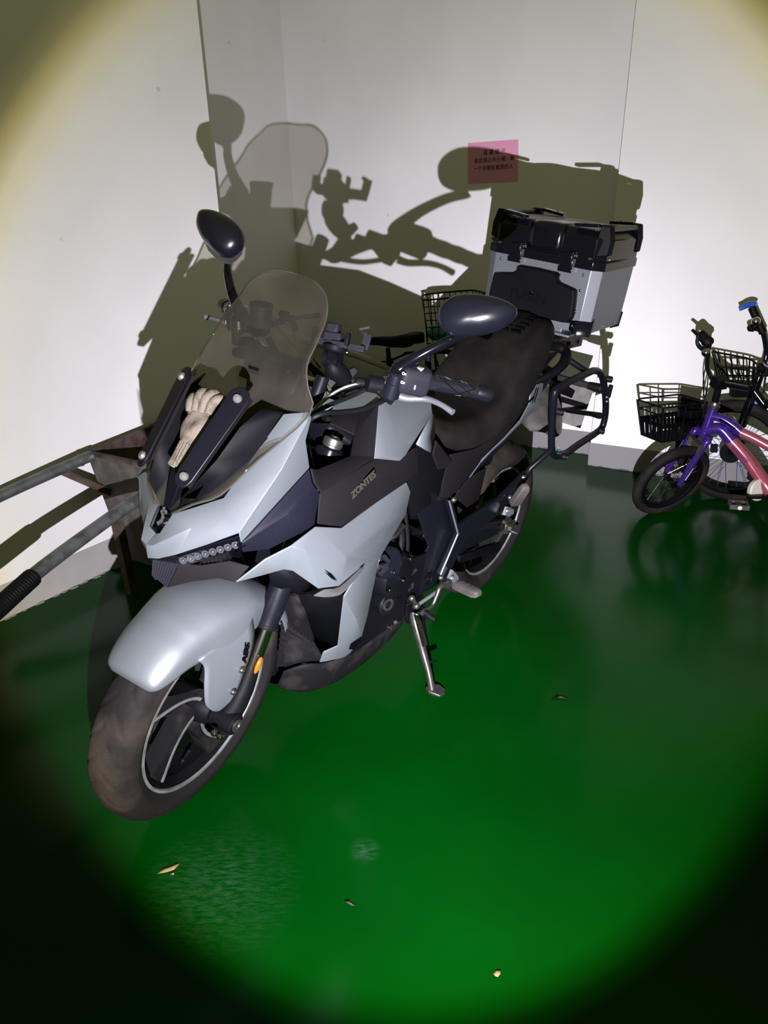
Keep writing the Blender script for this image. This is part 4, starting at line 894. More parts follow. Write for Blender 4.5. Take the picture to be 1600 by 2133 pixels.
    B('mirror_glass', f(MB().poly([p for p in MIRG])), 'lens', post, **kw)
MO = [(0.9803, 0.2737, 1.2587), (0.9706, 0.2669, 1.2741), (0.9586, 0.2713, 1.2911), (0.9449, 0.2898, 1.3084), (0.9333, 0.3274, 1.3196), (0.9266, 0.3683, 1.3233), (0.9245, 0.4009, 1.3214), (0.927, 0.4222, 1.3143), (0.936, 0.4236, 1.3009), (0.9517, 0.4111, 1.2796), (0.9689, 0.3792, 1.2593), (0.9792, 0.3471, 1.2489), (0.9869, 0.3183, 1.2421), (0.9871, 0.2888, 1.2463)]
MN = V((0.8245, 0.0867, 0.5592)); MC = V((.957, .345, 1.285))
def mring(k, h, sh=0): return [MC+V((0, sh, 0))+(V(p)-MC)*k+MN*h for p in MO+MO[:1]]
MIR = [mring(.95, -.014), mring(1.0, -.006), mring(.97, .012), mring(.82, .026), mring(.55, .036), mring(.25, .040), mring(.01, .041)]
MIRG = mring(.94, -.012)[:-1]
bar(1); bar(-1)
# cables and hoses round the left bar
for pts, r, m_ in (([(1.0481,0.15,1.0953), (1.0723,0.125,1.083), (1.0878,0.1,1.0605), (1.1227,0.09,1.0389), (1.1586,0.1,1.0295)], .0045, 'steel'),
                   ([(1.0444,0.17,1.0906), (1.0795,0.15,1.0725), (1.1235,0.135,1.0633), (1.1595,0.12,1.0523), (1.1872,0.115,1.0428)], .005, 'rubber'),
                   ([(0.9993,0.205,1.0698), (1.0449,0.2,1.0639), (1.0917,0.185,1.0555), (1.1399,0.165,1.0554), (1.1847,0.15,1.0607), (1.2062,0.135,1.0529), (1.2076,0.12,1.0349)], .006, 'rubber')):
    B('control_cable', MB().tube(pts, r, 8, 5), m_, steer=True)
rs = V((.955, -.205, 1.125))
ro = B('brake_reservoir', MB().lathe([(-.035, .022), (-.03, .027), (.028, .027), (.030, .029), (.040, .029), (.042, .024), (.042, 0)], rs, (0, 0, 1), 24), 'greyplastic', steer=True)
B('reservoir_label', MB().box(rs+V((.010, -.034, .012)), (.036, .002, .030), Matrix.Rotation(.25, 3, 'Z')).map(lambda p: p+V((.015, -.0, 0))), 'white', ro, True)
B('reservoir_bracket', MB().beam(rs+V((-.01, .02, -.04)), rs+V((-.02, .05, -.085)), .016, .012).beam(rs+V((-.01, -.02, -.04)), rs+V((-.02, -.05, -.085)), .016, .012), 'black', ro, True)
# phone holder on the bar
def ph(): 
    a = V((1.1121,0.055,1.178)); b = V((1.0989,0.175,1.1883)); d = (b-a).normalized(); n = V((-.35, -.1, .93)); n = (n-d*n.dot(d)).normalized(); s_ = d.cross(n)
    L = (b-a).length
    o = B('phone_holder', MB().beam(a, a+d*L*.42, .030, .014, n).beam(a+d*L*.40, a+d*L*.70, .040, .012, n).beam(a+d*L*.68, b, .026, .014, n), 'greyplastic', steer=True, bev=.002)
    c = a+d*L*.36+n*.010
    B('holder_block', MB().box(c, (.042, .030, .028), Matrix((d, s_, n)).transposed()), 'greyplastic', o, True, bev=.005)
    B('holder_block', MB().box(c+n*.022-d*.004, (.028, .026, .020), Matrix((d, s_, n)).transposed()), 'greyplastic', o, True, bev=.004)
    B('holder_claw', MB().beam(b-d*.004, b-d*.002+n*.034, .018, .008, s_).beam(b-d*.001+n*.031, b-d*.014+n*.034, .018, .007, n), 'greyplastic', o, True, bev=.002)
    B('holder_claw', MB().beam(a+d*L*.70+s_*.018, a+d*L*.70+s_*.020+n*.026, .014, .007, d).beam(a+d*L*.02, a+d*L*.0+n*.028, .018, .008, s_), 'black', o, True, bev=.002)
    B('holder_plate', MB().lathe([(-.012, .024), (-.007, .027), (0, .027)], a+d*L*.42-n*.004, n, 20), 'black', o, True)
    for t in (.33, .46, .56, .62): B('holder_screw', MB().ball(a+d*L*t-n*.012+s_*-.012, .0045, 8, 6), 'chrome', o, True)
    k0 = V((1.0932,0.095,1.143)); k1 = V((1.0931,0.1,1.1259)); k2 = V((1.0631,0.12,1.0951)); k3 = V((1.0428,0.085,1.0558))
    B('holder_hinge', MB().lathe([(-.018, .019), (-.007, .019), (-.006, .014), (-.004, .019), (.006, .019), (.007, .014), (.008, .019), (.018, .019)], k0, d, 18).beam(k0, a+d*L*.42-n*.01, .03, .02, d), 'black', o, True)
    B('holder_arm', MB().tube([k0, k1, k1.lerp(k2, .5), k2], [.016, .022, .022, .016], 12, 3).tube([k2, k3], [.013, .012], 10), 'black', o, True)
    w0 = V((1.07,0.115,1.0974)); w1 = V((1.045,0.13,1.1211))
    B('holder_wing_nut', MB().beam(w0, w1, .012, .030, n, .020, .016).tube([w0-d*.01, w0+d*.012], .012, 10), 'black', o, True, bev=.003)
ph()
# ================================================================ top case on the rack
tcM = MW @ Matrix.Translation((-.27, 0, 1.020))
tc_ = thing('top_case', 'silver aluminium top case with black lid and backrest pad on the motorcycle rack', 'luggage box', mw=tcM)
def TB(name, mb, m, parent=None, **k):
    return build(name, mb.map(lambda p: p-V((-.27, 0, 1.020))), m, parent or tc_, **k)
def octo(x0, x1, hw, ch, z): return [V((x1, -hw+ch, z)), V((x1, hw-ch, z)), V((x1-ch*.75, hw, z)), V((x0+ch*.75, hw, z)), V((x0, hw-ch, z)), V((x0, -hw+ch, z)), V((x0+ch*.75, -hw, z)), V((x1-ch*.75, -hw, z))]
x1, x0, hw = -.118, -.435, .208
body = MB().grid([octo(x0, x1, hw, .032, 1.045), octo(x0-.004, x1+.002, hw+.003, .032, 1.262)], True)
body.f += [tuple(range(8))[::-1], tuple(range(8, 16))]
TB('case_body', body, 'alu', bev=.0015, ang=20)
lid = MB().grid([octo(x0-.008, x1+.008, hw+.008, .034, 1.250), octo(x0-.008, x1+.008, hw+.008, .034, 1.278), octo(x0-.004, x1+.004, hw+.004, .034, 1.280), octo(x0-.004, x1+.004, hw+.003, .034, 1.345), octo(x0+.014, x1-.016, hw-.018, .030, 1.368)], True)
lid.f += [tuple(range(8))[::-1], tuple(range(32, 40))]
ld_ = TB('case_lid', lid, 'gloss', bev=.002, ang=25)
TB('lid_top', MB().prism(octo(x0+.02, x1-.03, hw-.03, .026, 1.3675), V((0, 0, .004))), 'lidtop', ld_, bev=.0015)
TB('lid_hump', MB().sheet([[(x1+.006, -.062, 1.285), (x1+.012, 0, 1.285), (x1+.006, .062, 1.285)], [(x1+.008, -.062, 1.335), (x1+.014, 0, 1.335), (x1+.008, .062, 1.335)], [(x1-.006, -.060, 1.368), (x1-.002, 0, 1.372), (x1-.006, .060, 1.368)], [(x1-.08, -.056, 1.374), (x1-.08, 0, 1.376), (x1-.08, .056, 1.374)], [(x1-.22, -.05, 1.372), (x1-.22, 0, 1.374), (x1-.22, .05, 1.372)]], 3, 3), 'gloss', ld_, solid=.006)
for sy in (-1, 1):
    r = TB('lid_rail', MB().tube([(x1-.035, sy*(hw-.012), 1.377), (x0+.035, sy*(hw-.012), 1.377)], .0085, 12), 'darkalu', ld_, label='grey carrying rail')
    for fx in (0, 1):
        xx = x1-.012 if fx == 0 else x0+.012; dx = -1 if fx == 0 else 1
        cp = MB().prism([(xx+(.012 if fx == 0 else -.012), sy*(hw-.030), 1.290), (xx+(.012 if fx == 0 else -.012), sy*(hw-.030), 1.345), (xx, sy*(hw-.035), 1.389), (xx, sy*(hw-.002), 1.389), (xx, sy*(hw+.010), 1.345), (xx, sy*(hw+.010), 1.300)], (dx*.036, 0, 0))
        TB('rail_foot', cp, 'black', ld_, bev=.004)
        TB('rail_foot_flange', MB().beam((xx, sy*(hw-.034), 1.386), (xx, sy*(hw-.118), 1.378), .034, .010), 'gloss', ld_, bev=.003)
        for yy in (.05, .085): TB('lid_screw', bolt((xx+(.006 if fx == 0 else -.006), sy*(hw-yy), 1.383), (.3 if fx == 0 else -.3, 0, 1), .0045, .004), 'steel', ld_)
    TB('lid_screw', bolt((x1+.007, sy*(hw-.040), 1.285), (1, 0, 0), .005, .004), 'steel', ld_)
    TB('lid_screw', bolt((x1-.030, sy*(hw+.010), 1.288), (0, sy, 0), .005, .004), 'steel', ld_)
    la = TB('lid_latch', MB().box((x1+.012, sy*.095, 1.262), (.014, .044, .060)).box((x1+.017, sy*.095+.012, 1.280), (.010, .010, .034)).box((x1+.017, sy*.095, 1.240), (.012, .050, .016)), 'gloss', ld_, bev=.002)
    for zz in (1.232, 1.182, 1.112): TB('rivet', MB().ball((x1+.001, sy*(hw-.052), zz), (.004, .0055, .0055), 10, 6), 'chrome')
    TB('corner_guard', MB().grid([[V((x1+.005, sy*(hw-.062), 1.082)), V((x1+.005, sy*(hw-.030), 1.086)), V((x1-.022, sy*(hw+.005), 1.086)), V((x1-.040, sy*(hw+.005), 1.094))], [V((x1+.005, sy*(hw-.062), 1.050)), V((x1+.005, sy*(hw-.030), 1.036)), V((x1-.022, sy*(hw+.005), 1.036)), V((x1-.045, sy*(hw+.005), 1.060))], [V((x1-.03, sy*(hw-.055), 1.036)), V((x1-.02, sy*(hw-.035), 1.030)), V((x1-.03, sy*(hw-.015), 1.030)), V((x1-.055, sy*(hw-.01), 1.036))]]), 'gloss', solid=.003)
    for q, nn in (((x1+.006, sy*(hw-.052), 1.066), (1, 0, 0)), ((x1-.036, sy*(hw+.006), 1.080), (0, sy, 0))): TB('guard_rivet', MB().ball(q, .0048, 10, 6), 'chrome')
    TB('corner_guard', MB().grid([[V((x0-.005, sy*(hw-.05), 1.09)), V((x0-.003, sy*(hw-.02), 1.09)), V((x0+.02, sy*(hw+.005), 1.09))], [V((x0-.005, sy*(hw-.05), 1.04)), V((x0-.003, sy*(hw-.02), 1.036)), V((x0+.03, sy*(hw+.005), 1.040))], [V((x0+.02, sy*(hw-.05), 1.036)), V((x0+.02, sy*(hw-.03), 1.034)), V((x0+.09, sy*(hw-.005), 1.038))]]), 'gloss', solid=.003)
    for k in range(4): TB('rivet', MB().ball((x1-.08-.055*k, sy*(hw+.002), 1.060), .0032, 8, 5), 'chrome')
pad_o = [(-.168, .062), (-.156, .052), (.128, .052), (.148, .062), (.156, .082), (.150, .150), (.138, .166), (.086, .176), (.074, .190), (.066, .205), (-.066, .205), (-.076, .190), (-.090, .176), (-.150, .166), (-.164, .150)]
def padring(k, dx): return [V((x1+.003+dx, -.004+(y+.004)*k, 1.020+(.125+(z-.125)*k))) for y, z in cr([(a, b, 0) for a, b in pad_o], 2, True) and [(p[0], p[1]) for p in cr([(a, b, 0) for a, b in pad_o], 2, True)]]
pm = MB().grid([padring(1, 0), padring(1, .014), padring(.985, .022), padring(.95, .026), padring(.6, .027), padring(.05, .027)], True)
pd = TB('backrest_pad', pm, 'black', ang=24)
TB('pad_lettering', text_mb('TUSIN', .047, (x1+.0300, -.020, 1.020+.112), (0, 1, 0), (-.05, 0, 1), 1.15, 0, 0, .0018), 'gloss', pd, label='embossed maker lettering')
TB('case_base', MB().box((-.27, 0, 1.036), (.26, .22, .018)).box((-.20, 0, 1.026), (.17, .30, .008)), 'alu', bev=.002)
# ================================================================ glove tucked behind the screen
gt = V((1.327,0.01,1.0823)); gb = V((1.4258,0.028,0.9744))
gd = (gt-gb).normalized(); gside = (gd.cross(V((.75, .3, .6)))).normalized(); gn = gside.cross(gd).normalized()
GS = .86
glv = thing('work_glove', 'crumpled dirty white work glove tucked behind the motorcycle windscreen', 'glove', mw=MW @ Matrix.Translation(gb - gn*.034))
GP = lambda a, b, c=0: (gd*a + gside*b + gn*c)*GS
def gsec(a, w_, t_, b0=0, c0=0): return [GP(a, b0+w_*math.cos(2*math.pi*i/16)*(1+.06*math.sin(i*2.3+a*60)), c0+t_*math.sin(2*math.pi*i/16)*(1+.15*math.sin(i*1.7+a*90))) for i in range(17)]
palm = MB().sheet([gsec(.040, .030, .016), gsec(.055, .040, .021), gsec(.080, .047, .024), gsec(.105, .048, .022), gsec(.125, .044, .018), gsec(.135, .030, .010)], 3, 2)
build('palm', palm, 'glove', glv, ang=80)
cuff = build('cuff', MB().sheet([gsec(-.022, .034, .015), gsec(0, .031, .014), gsec(.02, .030, .014), gsec(.045, .031, .016)], 2, 2), 'glove', glv, solid=.003, ang=80)
for i in range(22):
    a = 2*math.pi*i/22
    build('cuff_rib', MB().tube([GP(t, .0325*math.cos(a)*(1+.05*(t < 0)), .0155*math.sin(a)) for t in (-.02, 0, .02, .042)], .0017, 5), 'glove', cuff)
for pts, r in (([(.115, .036, .004), (.150, .040, .010), (.165, .030, .026), (.150, .018, .034), (.120, .016, .030)], .0115), ([(.12, .013, .006), (.158, .014, .012), (.172, .006, .028), (.150, -.002, .036), (.118, -.004, .030)], .012),
               ([(.12, -.012, .006), (.155, -.016, .010), (.168, -.020, .026), (.148, -.020, .036), (.116, -.018, .030)], .0118), ([(.112, -.034, .004), (.140, -.040, .010), (.150, -.040, .024), (.132, -.036, .032), (.110, -.032, .028)], .0105),
               ([(.060, .042, .010), (.085, .062, .016), (.115, .066, .018), (.150, .060, .014), (.172, .054, .006)], .0118)):
    build('finger', MB().tube([GP(*p) for p in pts], [r, r*1.08, r, r*.98, r*.7], 10, 3), 'glove', glv, ang=80)
# ================================================================ notice on the back wall
nw = [(0.5607,4.7435,1.777), (0.8229,4.5709,1.7734), (0.8276,4.5677,1.557), (0.563,4.7419,1.5598)]
nt_ = tag(build('notice', MB().prism(nw, V((-.54979, -.8353, 0))*.001), 'pink_paper'), 'pink paper notice with three lines of black printed characters on back wall', 'notice')
nc = sum((V(p) for p in nw), V())/4 - ld*.0022
for body, zz, sz, xx in (('温 馨 提 示', .052, .030, .01), ('此处禁止大小便，做', .012, .0285, .01), ('一个文明有素质的人', -.030, .0285, .005)):
    build('notice_text', text_mb(body, sz, nc+bd*xx+Z*zz, bd, Z, .98, 0, 0, .0003), 'ink', nt_)
# ================================================================ handcart by the left wall
cart = thing('handcart', 'rusty sheet metal handcart with galvanised tube handles beside the left wall', 'handcart', W(-2.23, 1.85, 0))
cl_ = lambda mb: mb.map(lambda p: p-W(-2.23, 1.85, 0))
def CB(name, mb, m, parent=None, **k): return build(name, cl_(mb), m, parent or cart, **k)
t0, t1_, t2_, t3_ = W(-2.50, 1.680, .560), W(-1.96, 1.680, .560), W(-1.96, 2.26, .60), W(-2.53, 2.26, .60)
b0, b1, b2, b3 = W(-2.40, 1.700, .12), W(-2.02, 1.700, .12), W(-2.02, 2.16, .12), W(-2.42, 2.16, .12)
CB('end_panel', MB().prism([t0, t1_, b1, b0], ld*.003), 'traysheet')
CB('end_panel', MB().prism([t3_, t2_, b2, b3], ld*.003), 'traysheet')
CB('side_panel', MB().prism([t0, t3_, b3, b0], bd*.003), 'rust')
CB('side_panel', MB().prism([t1_, t2_, b2, b1], bd*.003), 'rust')
CB('tray_floor', MB().prism([b0, b1, b2, b3], Z*.003), 'rust')
rim_ = CB('rim', MB().beam(t0+ld*.008, t1_+ld*.008, .022, .012).beam(t3_, t2_, .022, .012).beam(t0, t3_, .018, .012).beam(t1_, t2_, .018, .012), 'rust')
for hx, (q0, q1, q2, q3) in enumerate(((W(-2.52, 1.02, .455), W(-2.50, 1.31, .505), W(-2.465, 1.62, .552), W(-2.455, 1.672, .558)), (W(-1.84, .885, .438), W(-1.885, 1.06, .475), W(-1.97, 1.45, .522), W(-2.02, 1.70, .540)))):
    h = CB('handle', MB().tube([q0, q1, q2, q3], .0215, 16, 5), 'galv', label='dull galvanised steel tube')
    gp = [q0-(q1-q0).normalized()*.03, q0, q0.lerp(q1, .3), q0.lerp(q1, .75)]
    CB('handle_grip', MB().tube(gp, [.027, .028, .027, .027], 18, 2), 'rubber', h)
    for k in range(14):
        p = q0.lerp(q1, .70-k*.05); d = (q1-q0).normalized()
        CB('grip_rib', MB().lathe([(-.003, .027), (0, .0283), (.003, .027)], p, d, 16, cap=False), 'rubber', h)
    CB('weld_collar', MB().tube([q2.lerp(q3, -.05), q2.lerp(q3, .15)], .0235, 14), 'galv', h)
CB('brace', MB().beam(W(-2.475, 1.545, .528), W(-2.405, 1.690, .405), .026, .004, bd).beam(W(-2.475, 1.545, .528)+Z*.012, W(-2.405, 1.690, .405)+Z*.012, .004, .026, bd), 'rust')
CB('brace', MB().beam(W(-1.99, 1.545, .520), W(-2.03, 1.690, .40), .026, .004, bd), 'rust')
for bx, s in ((-2.375, 0), (-2.03, 0)):
    CB('leg', MB().beam(W(bx, 1.655, .34), W(bx+.06, 1.625, .006), .034, .004, ld).beam(W(bx+.016, 1.655+.016, .34), W(bx+.076, 1.625+.016, .006), .004, .034, ld), 'rust')
wc_ = W(-2.23, 2.33, .155)
wo = CB('wheel', MB().lathe([(-.03, .10), (-.045, .115), (-.04, .15), (0, .155), (.04, .15), (.045, .115), (.03, .10)], wc_, bd, 32), 'tyre')
CB('wheel_fork', MB().beam(wc_+bd*.07, W(-2.15, 2.10, .12), .03, .02).beam(wc_-bd*.07, W(-2.31, 2.10, .12), .03, .02).tube([wc_-bd*.09, wc_+bd*.09], .01, 8), 'rust')
# ================================================================ bits on the floor
def leaf(name, pts, m, label, cat, up=.004):
    P_ = [V(p) for p in pts]; c = sum(P_, V())/len(P_); mb = MB()
    rim = [p+Z*(.0012+.003*abs(math.sin(i*1.7))) for i, p in enumerate(P_)]
    mb.add(rim+[c+Z*up], [(i, (i+1) % len(rim), len(rim)) for i in range(len(rim))])
    return tag(build(name, mb, m, solid=.0008), label, cat)
leaf('dry_leaf', [(-0.5482,1.2567,0), (-0.538,1.2683,0), (-0.5225,1.2771,0), (-0.5073,1.2833,0), (-0.5033,1.2804,0), (-0.5126,1.2646,0), (-0.5247,1.2598,0), (-0.5374,1.2576,0)], 'leaf', 'long pale dry leaf lying on the green floor at the lower left', 'leaf')
leaf('leaf_scrap', [(-0.521,1.2543,0), (-0.5084,1.2564,0), (-0.5092,1.2512,0), (-0.5159,1.2514,0)], 'leaf', 'tiny pale leaf scrap lying just beside the long dry leaf', 'leaf', .002)
leaf('dry_leaf', [(0.1834,0.9918,0), (0.1907,0.9965,0), (0.2006,0.9991,0), (0.197,0.9884,0), (0.1915,0.9837,0), (0.1862,0.9858,0)], 'leaf', 'small three-cornered tan leaf on the floor at the bottom of the photo', 'leaf')
leaf('dark_leaf', [(-0.1144,1.1698,0), (-0.106,1.1683,0), (-0.0973,1.1595,0), (-0.0888,1.152,0), (-0.0993,1.1548,0), (-0.1099,1.1612,0)], 'deadleaf', 'small dark curled leaf lying in the middle of the green floor', 'leaf', .006)
leaf('twig', [(0.4916,1.8562,0), (0.5135,1.8744,0), (0.5357,1.8683,0), (0.5438,1.8533,0), (0.5305,1.8589,0), (0.5107,1.8624,0)], 'deadleaf', 'thin dark curled stem on the floor right of the side stand', 'stem', .008)
cp_ = V((1.1127,4.3919,0)); 
capo = thing('bottle_cap', 'small white and green bottle cap on the floor by the back wall', 'bottle cap', cp_)
build('cap', MB().lathe([(0, .017), (.012, .017), (.014, .015), (.014, 0)], (0, 0, 0), (0, 0, 1), 18), 'green_bag', capo)
build('cap_top', MB().lathe([(.014, .013), (.022, .013), (.024, .010), (.024, 0)], (0, 0, 0), (0, 0, 1), 16), 'white', capo)
# ================================================================ bicycles
def offs(o, mb): return mb.map(lambda p: p-o)
def bike_wheel(parent, org, ctr, axis, R, tw, spm, nsp, name, rimm='black', hubr=.02, half=.035, tread=0):
    ctr = V(ctr); ax = V(axis).normalized()
    L = lambda mb: mb.map(lambda p: p-org)
    rr_ = R-tw*.95
    def ring(prof, n): return MB().lathe(prof, ctr, ax, n, cap=False)
    root = build(name, L(ring([(-tw*.33, rr_+.008), (-tw*.36, rr_-.004), (-tw*.2, rr_-.014), (tw*.2, rr_-.014), (tw*.36, rr_-.004), (tw*.33, rr_+.008), (-tw*.33, rr_+.008)], 48)), rimm, parent)
    tp = [(tw*.5*math.cos(a), rr_+tw*.5+tw*.5*math.sin(a)*1.0) for a in [math.radians(q) for q in range(-130, 231, 24)]]
    build('tyre', L(ring(tp, 60)), 'tyre', root, ang=60)
    if tread:
        u = ax.orthogonal().normalized(); v = ax.cross(u); tb = MB()
        for i in range(tread):
            a = 2*math.pi*i/tread; d = u*math.cos(a)+v*math.sin(a); t = u*-math.sin(a)+v*math.cos(a)
            for s_ in (-1, 0, 1):
                c = ctr+d*(R-.002-abs(s_)*.006)+ax*(s_*tw*.27)+t*((s_ % 2)*.010)
                tb.beam(c-t*.006, c+t*.006, tw*.18, .006, d)
        o = build('tread_blocks', L(tb), 'tyre', root); o['kind'] = 'stuff'
    build('hub', L(MB().lathe([(-half, .012), (-half, hubr), (-half+.006, hubr), (-half+.012, hubr*.6), (half-.012, hubr*.6), (half-.006, hubr), (half, hubr), (half, .012)], ctr, ax, 16)), 'black', root)
    u = ax.orthogonal().normalized(); v = ax.cross(u)
    for i in range(nsp):
        a = 2*math.pi*i/nsp; s_ = 1 if i % 2 else -1; b = a+(.9 if (i//2) % 2 else -.9)
        p0 = ctr+(u*math.cos(b)+v*math.sin(b))*hubr+ax*(s_*half*.85); p1 = ctr+(u*math.cos(a)+v*math.sin(a))*(rr_-.010)
        so_ = build('spoke', L(MB().tube([p0, p1], .0013, 5)), spm, root)
        build('spoke_nipple', L(MB().tube([p1.lerp(p0, .06), p1], .0025, 5)), 'chrome', so_) if False else None
    return root
# ---- purple and pink child's bicycle
O1 = V((1.346, 3.335, 0))
b1 = thing('child_bicycle', "purple and pink child's bicycle with black front basket at the right edge", 'bicycle', O1)
def PB(name, mb, m, parent=None, **k): return build(name, offs(O1, mb), m, parent or b1, **k)
hd = V((math.cos(-2.825), math.sin(-2.825), 0)); lf = V((-hd.y, hd.x, 0))
wl_ = Matrix.Rotation(-2.825, 3, 'Z') @ Matrix.Rotation(-.37, 3, 'X')
c1_ = O1 + wl_ @ V((0, 0, .198)); ax1 = wl_ @ V((0, 1, 0))
bike_wheel(b1, O1, c1_, ax1, .198, .046, 'steel', 20, 'front_wheel')
hu = V((1.4553,3.1779,0.4335)); ht = V((1.4759,3.1643,0.5577)); ax_s = (ht-hu).normalized()
fk = PB('fork', MB().tube([hu-ax_s*.01, ht], .021, 14).beam(hu-ax_s*.0+ax1*.045, hu-ax1*.045, .03, .03), 'purple', bev=.003)
for s_ in (-1, 1):
    up = hu+ax1*(.044*s_); PB('fork_blade', MB().tube([up, up.lerp(c1_+ax1*.05*s_, .12)+hd*.012, c1_+ax1*(.05*s_)+(up-c1_)*.06+hd*.0], [.015, .0165, .0125], 12, 4), 'purple', fk)
    PB('drop_out', MB().tube([c1_+ax1*(.05*s_)+(up-c1_)*.07, c1_+ax1*(.05*s_)], .009, 8), 'black', fk)
PB('fork_decal', MB().tube([hu.lerp(c1_, .55)+ax1*.061, hu.lerp(c1_, .8)+ax1*.0635], .0025, 6), 'white', fk)
PB('brake_arms', MB().beam(hu-ax_s*.02+hd*.03+ax1*.04, hu-ax_s*.07+hd*.03+ax1*.035, .012, .02).beam(hu-ax_s*.02+hd*.03-ax1*.04, hu-ax_s*.07+hd*.03-ax1*.035, .012, .02).beam(hu-ax_s*.02+hd*.035+ax1*.04, hu-ax_s*.02+hd*.035-ax1*.04, .012, .01), 'steel', fk)
PB('reflector', MB().beam(V((1.4966,3.1507,0.3951)), V((1.4989,3.1492,0.3571)), .012, .03), 'black', fk)
bb = V((1.7119,3.009,0.2047)); hb0 = hu.lerp(ht, .18); hb1 = hu.lerp(ht, .72)
dt = PB('down_tube', MB().tube([hb0, V((1.5088,3.1427,0.4681)), V((1.5537,3.1131,0.4197))], [.024, .026, .028], 18, 5), 'purple')
PB('down_tube_lower', MB().tube([V((1.5482,3.1168,0.4255)), V((1.6219,3.0683,0.3379)), V((1.6853,3.0385,0.2492)), bb], [.0275, .029, .030, .029], 18, 5), 'pink', dt, label='pink lower half of the down tube')
for k in range(22):
    p = V((1.522,3.0969,0.4715)).lerp(V((1.636,3.0206,0.3307)), k/21)
    if k < 22: PB('glitter_dot', MB().ball(p+V((0, -.004, 0))+Z*.003*math.sin(k*math.pi/21)*3, .0022 if k % 3 else .003, 6, 4), 'chrome', dt)
tt = PB('top_tube', MB().tube([hb1, V((1.512,3.1406,0.5146)), V((1.5527,3.1138,0.4876)), V((1.5834,3.0936,0.4594))], [.019, .020, .021, .021], 16, 4), 'purple')
PB('top_tube_rear', MB().tube([V((1.5798,3.096,0.4632)), V((1.6339,3.0603,0.4389)), V((1.7182,3.0049,0.3918))], [.0215, .021, .020], 16, 4), 'pink', tt, label='pink rear half of the top tube')
PB('frame_stripe', MB().tube([V((1.4925,3.1259,0.5169)), V((1.5501,3.0879,0.4817))], .004, 6), 'print', tt)
for k in range(12):
    p = V((1.5507,3.0756,0.411)).lerp(V((1.6059,3.0393,0.3521)), k/11); PB('hatch_mark', MB().tube([p, V((1.5441,3.0835,0.3935)).lerp(V((1.5978,3.0482,0.3363)), k/11)], .0016, 5), 'purple', dt)
PB('head_collar', MB().lathe([(0, .024), (.012, .026), (.018, .022), (.030, .022)], ht, ax_s, 18), 'steel')
stt = V((1.4721,3.1309,0.6785))
PB('stem', MB().tube([ht+ax_s*.01, stt], .0155, 14).box(stt, (.06, .05, .045), wl_), 'black', bev=.003)
gr_ = V((1.4955,3.331,0.8128)); gr2 = V((1.467,3.3677,0.849))
hbm = PB('handlebar', MB().tube([stt+lf*.10+V((.02, -.06, .005)), stt+lf*.04, stt-lf*.03, V((1.4651,3.2433,0.7134)), V((1.4752,3.2845,0.7527)), gr_], .0115, 12, 4), 'gloss')
PB('grip', MB().tube([gr_, gr_.lerp(gr2, .15), gr2, gr2+(gr2-gr_)*.12], [.018, .022, .024, .020], 14, 2), 'rubber', hbm)
PB('grip_flange', MB().lathe([(0, .020), (.01, .027), (.03, .026), (.036, .019)], gr_-(gr2-gr_)*.1, gr2-gr_, 16), 'rubber', hbm)
PB('bar_end', MB().tube([gr2+V((0, 0, -.012)), V((1.44,3.4035,0.8664))], [.009, .007], 8), 'rubber', hbm)
PB('brake_lever', MB().tube([V((1.484,3.3027,0.7771)), V((1.4531,3.3349,0.8008)), V((1.4421,3.3422,0.8257)), V((1.4483,3.3441,0.8509))], [.012, .010, .008, .007], 8, 3), 'rubber', hbm)
PB('bell', MB().ball(V((1.4753,3.3084,0.7786)), .021, 16, 10), 'chrome', hbm)
for pts in (((1.4827,3.3035,0.7404), (1.47,3.2879,0.6721), (1.4529,3.2274,0.6091), (1.4725,3.1905,0.5075)), ((1.4803,3.2811,0.7359), (1.466,3.2307,0.6514), (1.4513,3.2045,0.5817), (1.4513,3.2045,0.4823))):
    PB('brake_cable', MB().tube(pts, .0028, 6, 5), 'rubber', hbm)
# basket on the fork
def BK(fx, ly, z): return O1+hd*fx+lf*ly+Z*z
bk = PB('basket', MB().tube([BK(-.10, .13, .565), BK(-.10, -.035, .565), BK(-.085, -.052, .565), BK(.12, -.060, .565), BK(.14, -.045, .565), BK(.14, .12, .565), BK(.125, .135, .565), BK(-.09, .135, .565)], .0042, 8, 0, True), 'black')
PB('basket_hoop', MB().tube([BK(-.095, .125, .525), BK(-.095, -.045, .525), BK(.13, -.050, .525), BK(.13, .125, .525)], .0034, 8, 0, True), 'black', bk)
PB('basket_hoop', MB().tube([BK(-.085, .115, .40), BK(-.085, -.03, .40), BK(.115, -.03, .40), BK(.115, .115, .40)], .0042, 8, 0, True), 'black', bk)
for k in range(5):
    t = k/4
    for a, b in (((.14, -.045+.17*t, .565), (.115, -.03+.145*t, .40)), ((-.10+.24*t, -.056, .565), (-.085+.20*t, -.03, .40)), ((-.10+.24*t, .135, .565), (-.085+.20*t, .115, .40)), ((-.10, -.04+.17*t, .565), (-.085, -.03+.145*t, .40))):
        if k in (0, 2, 4): PB('basket_wire', MB().tube([BK(*a), BK(*b)], .0030, 6), 'black', bk)
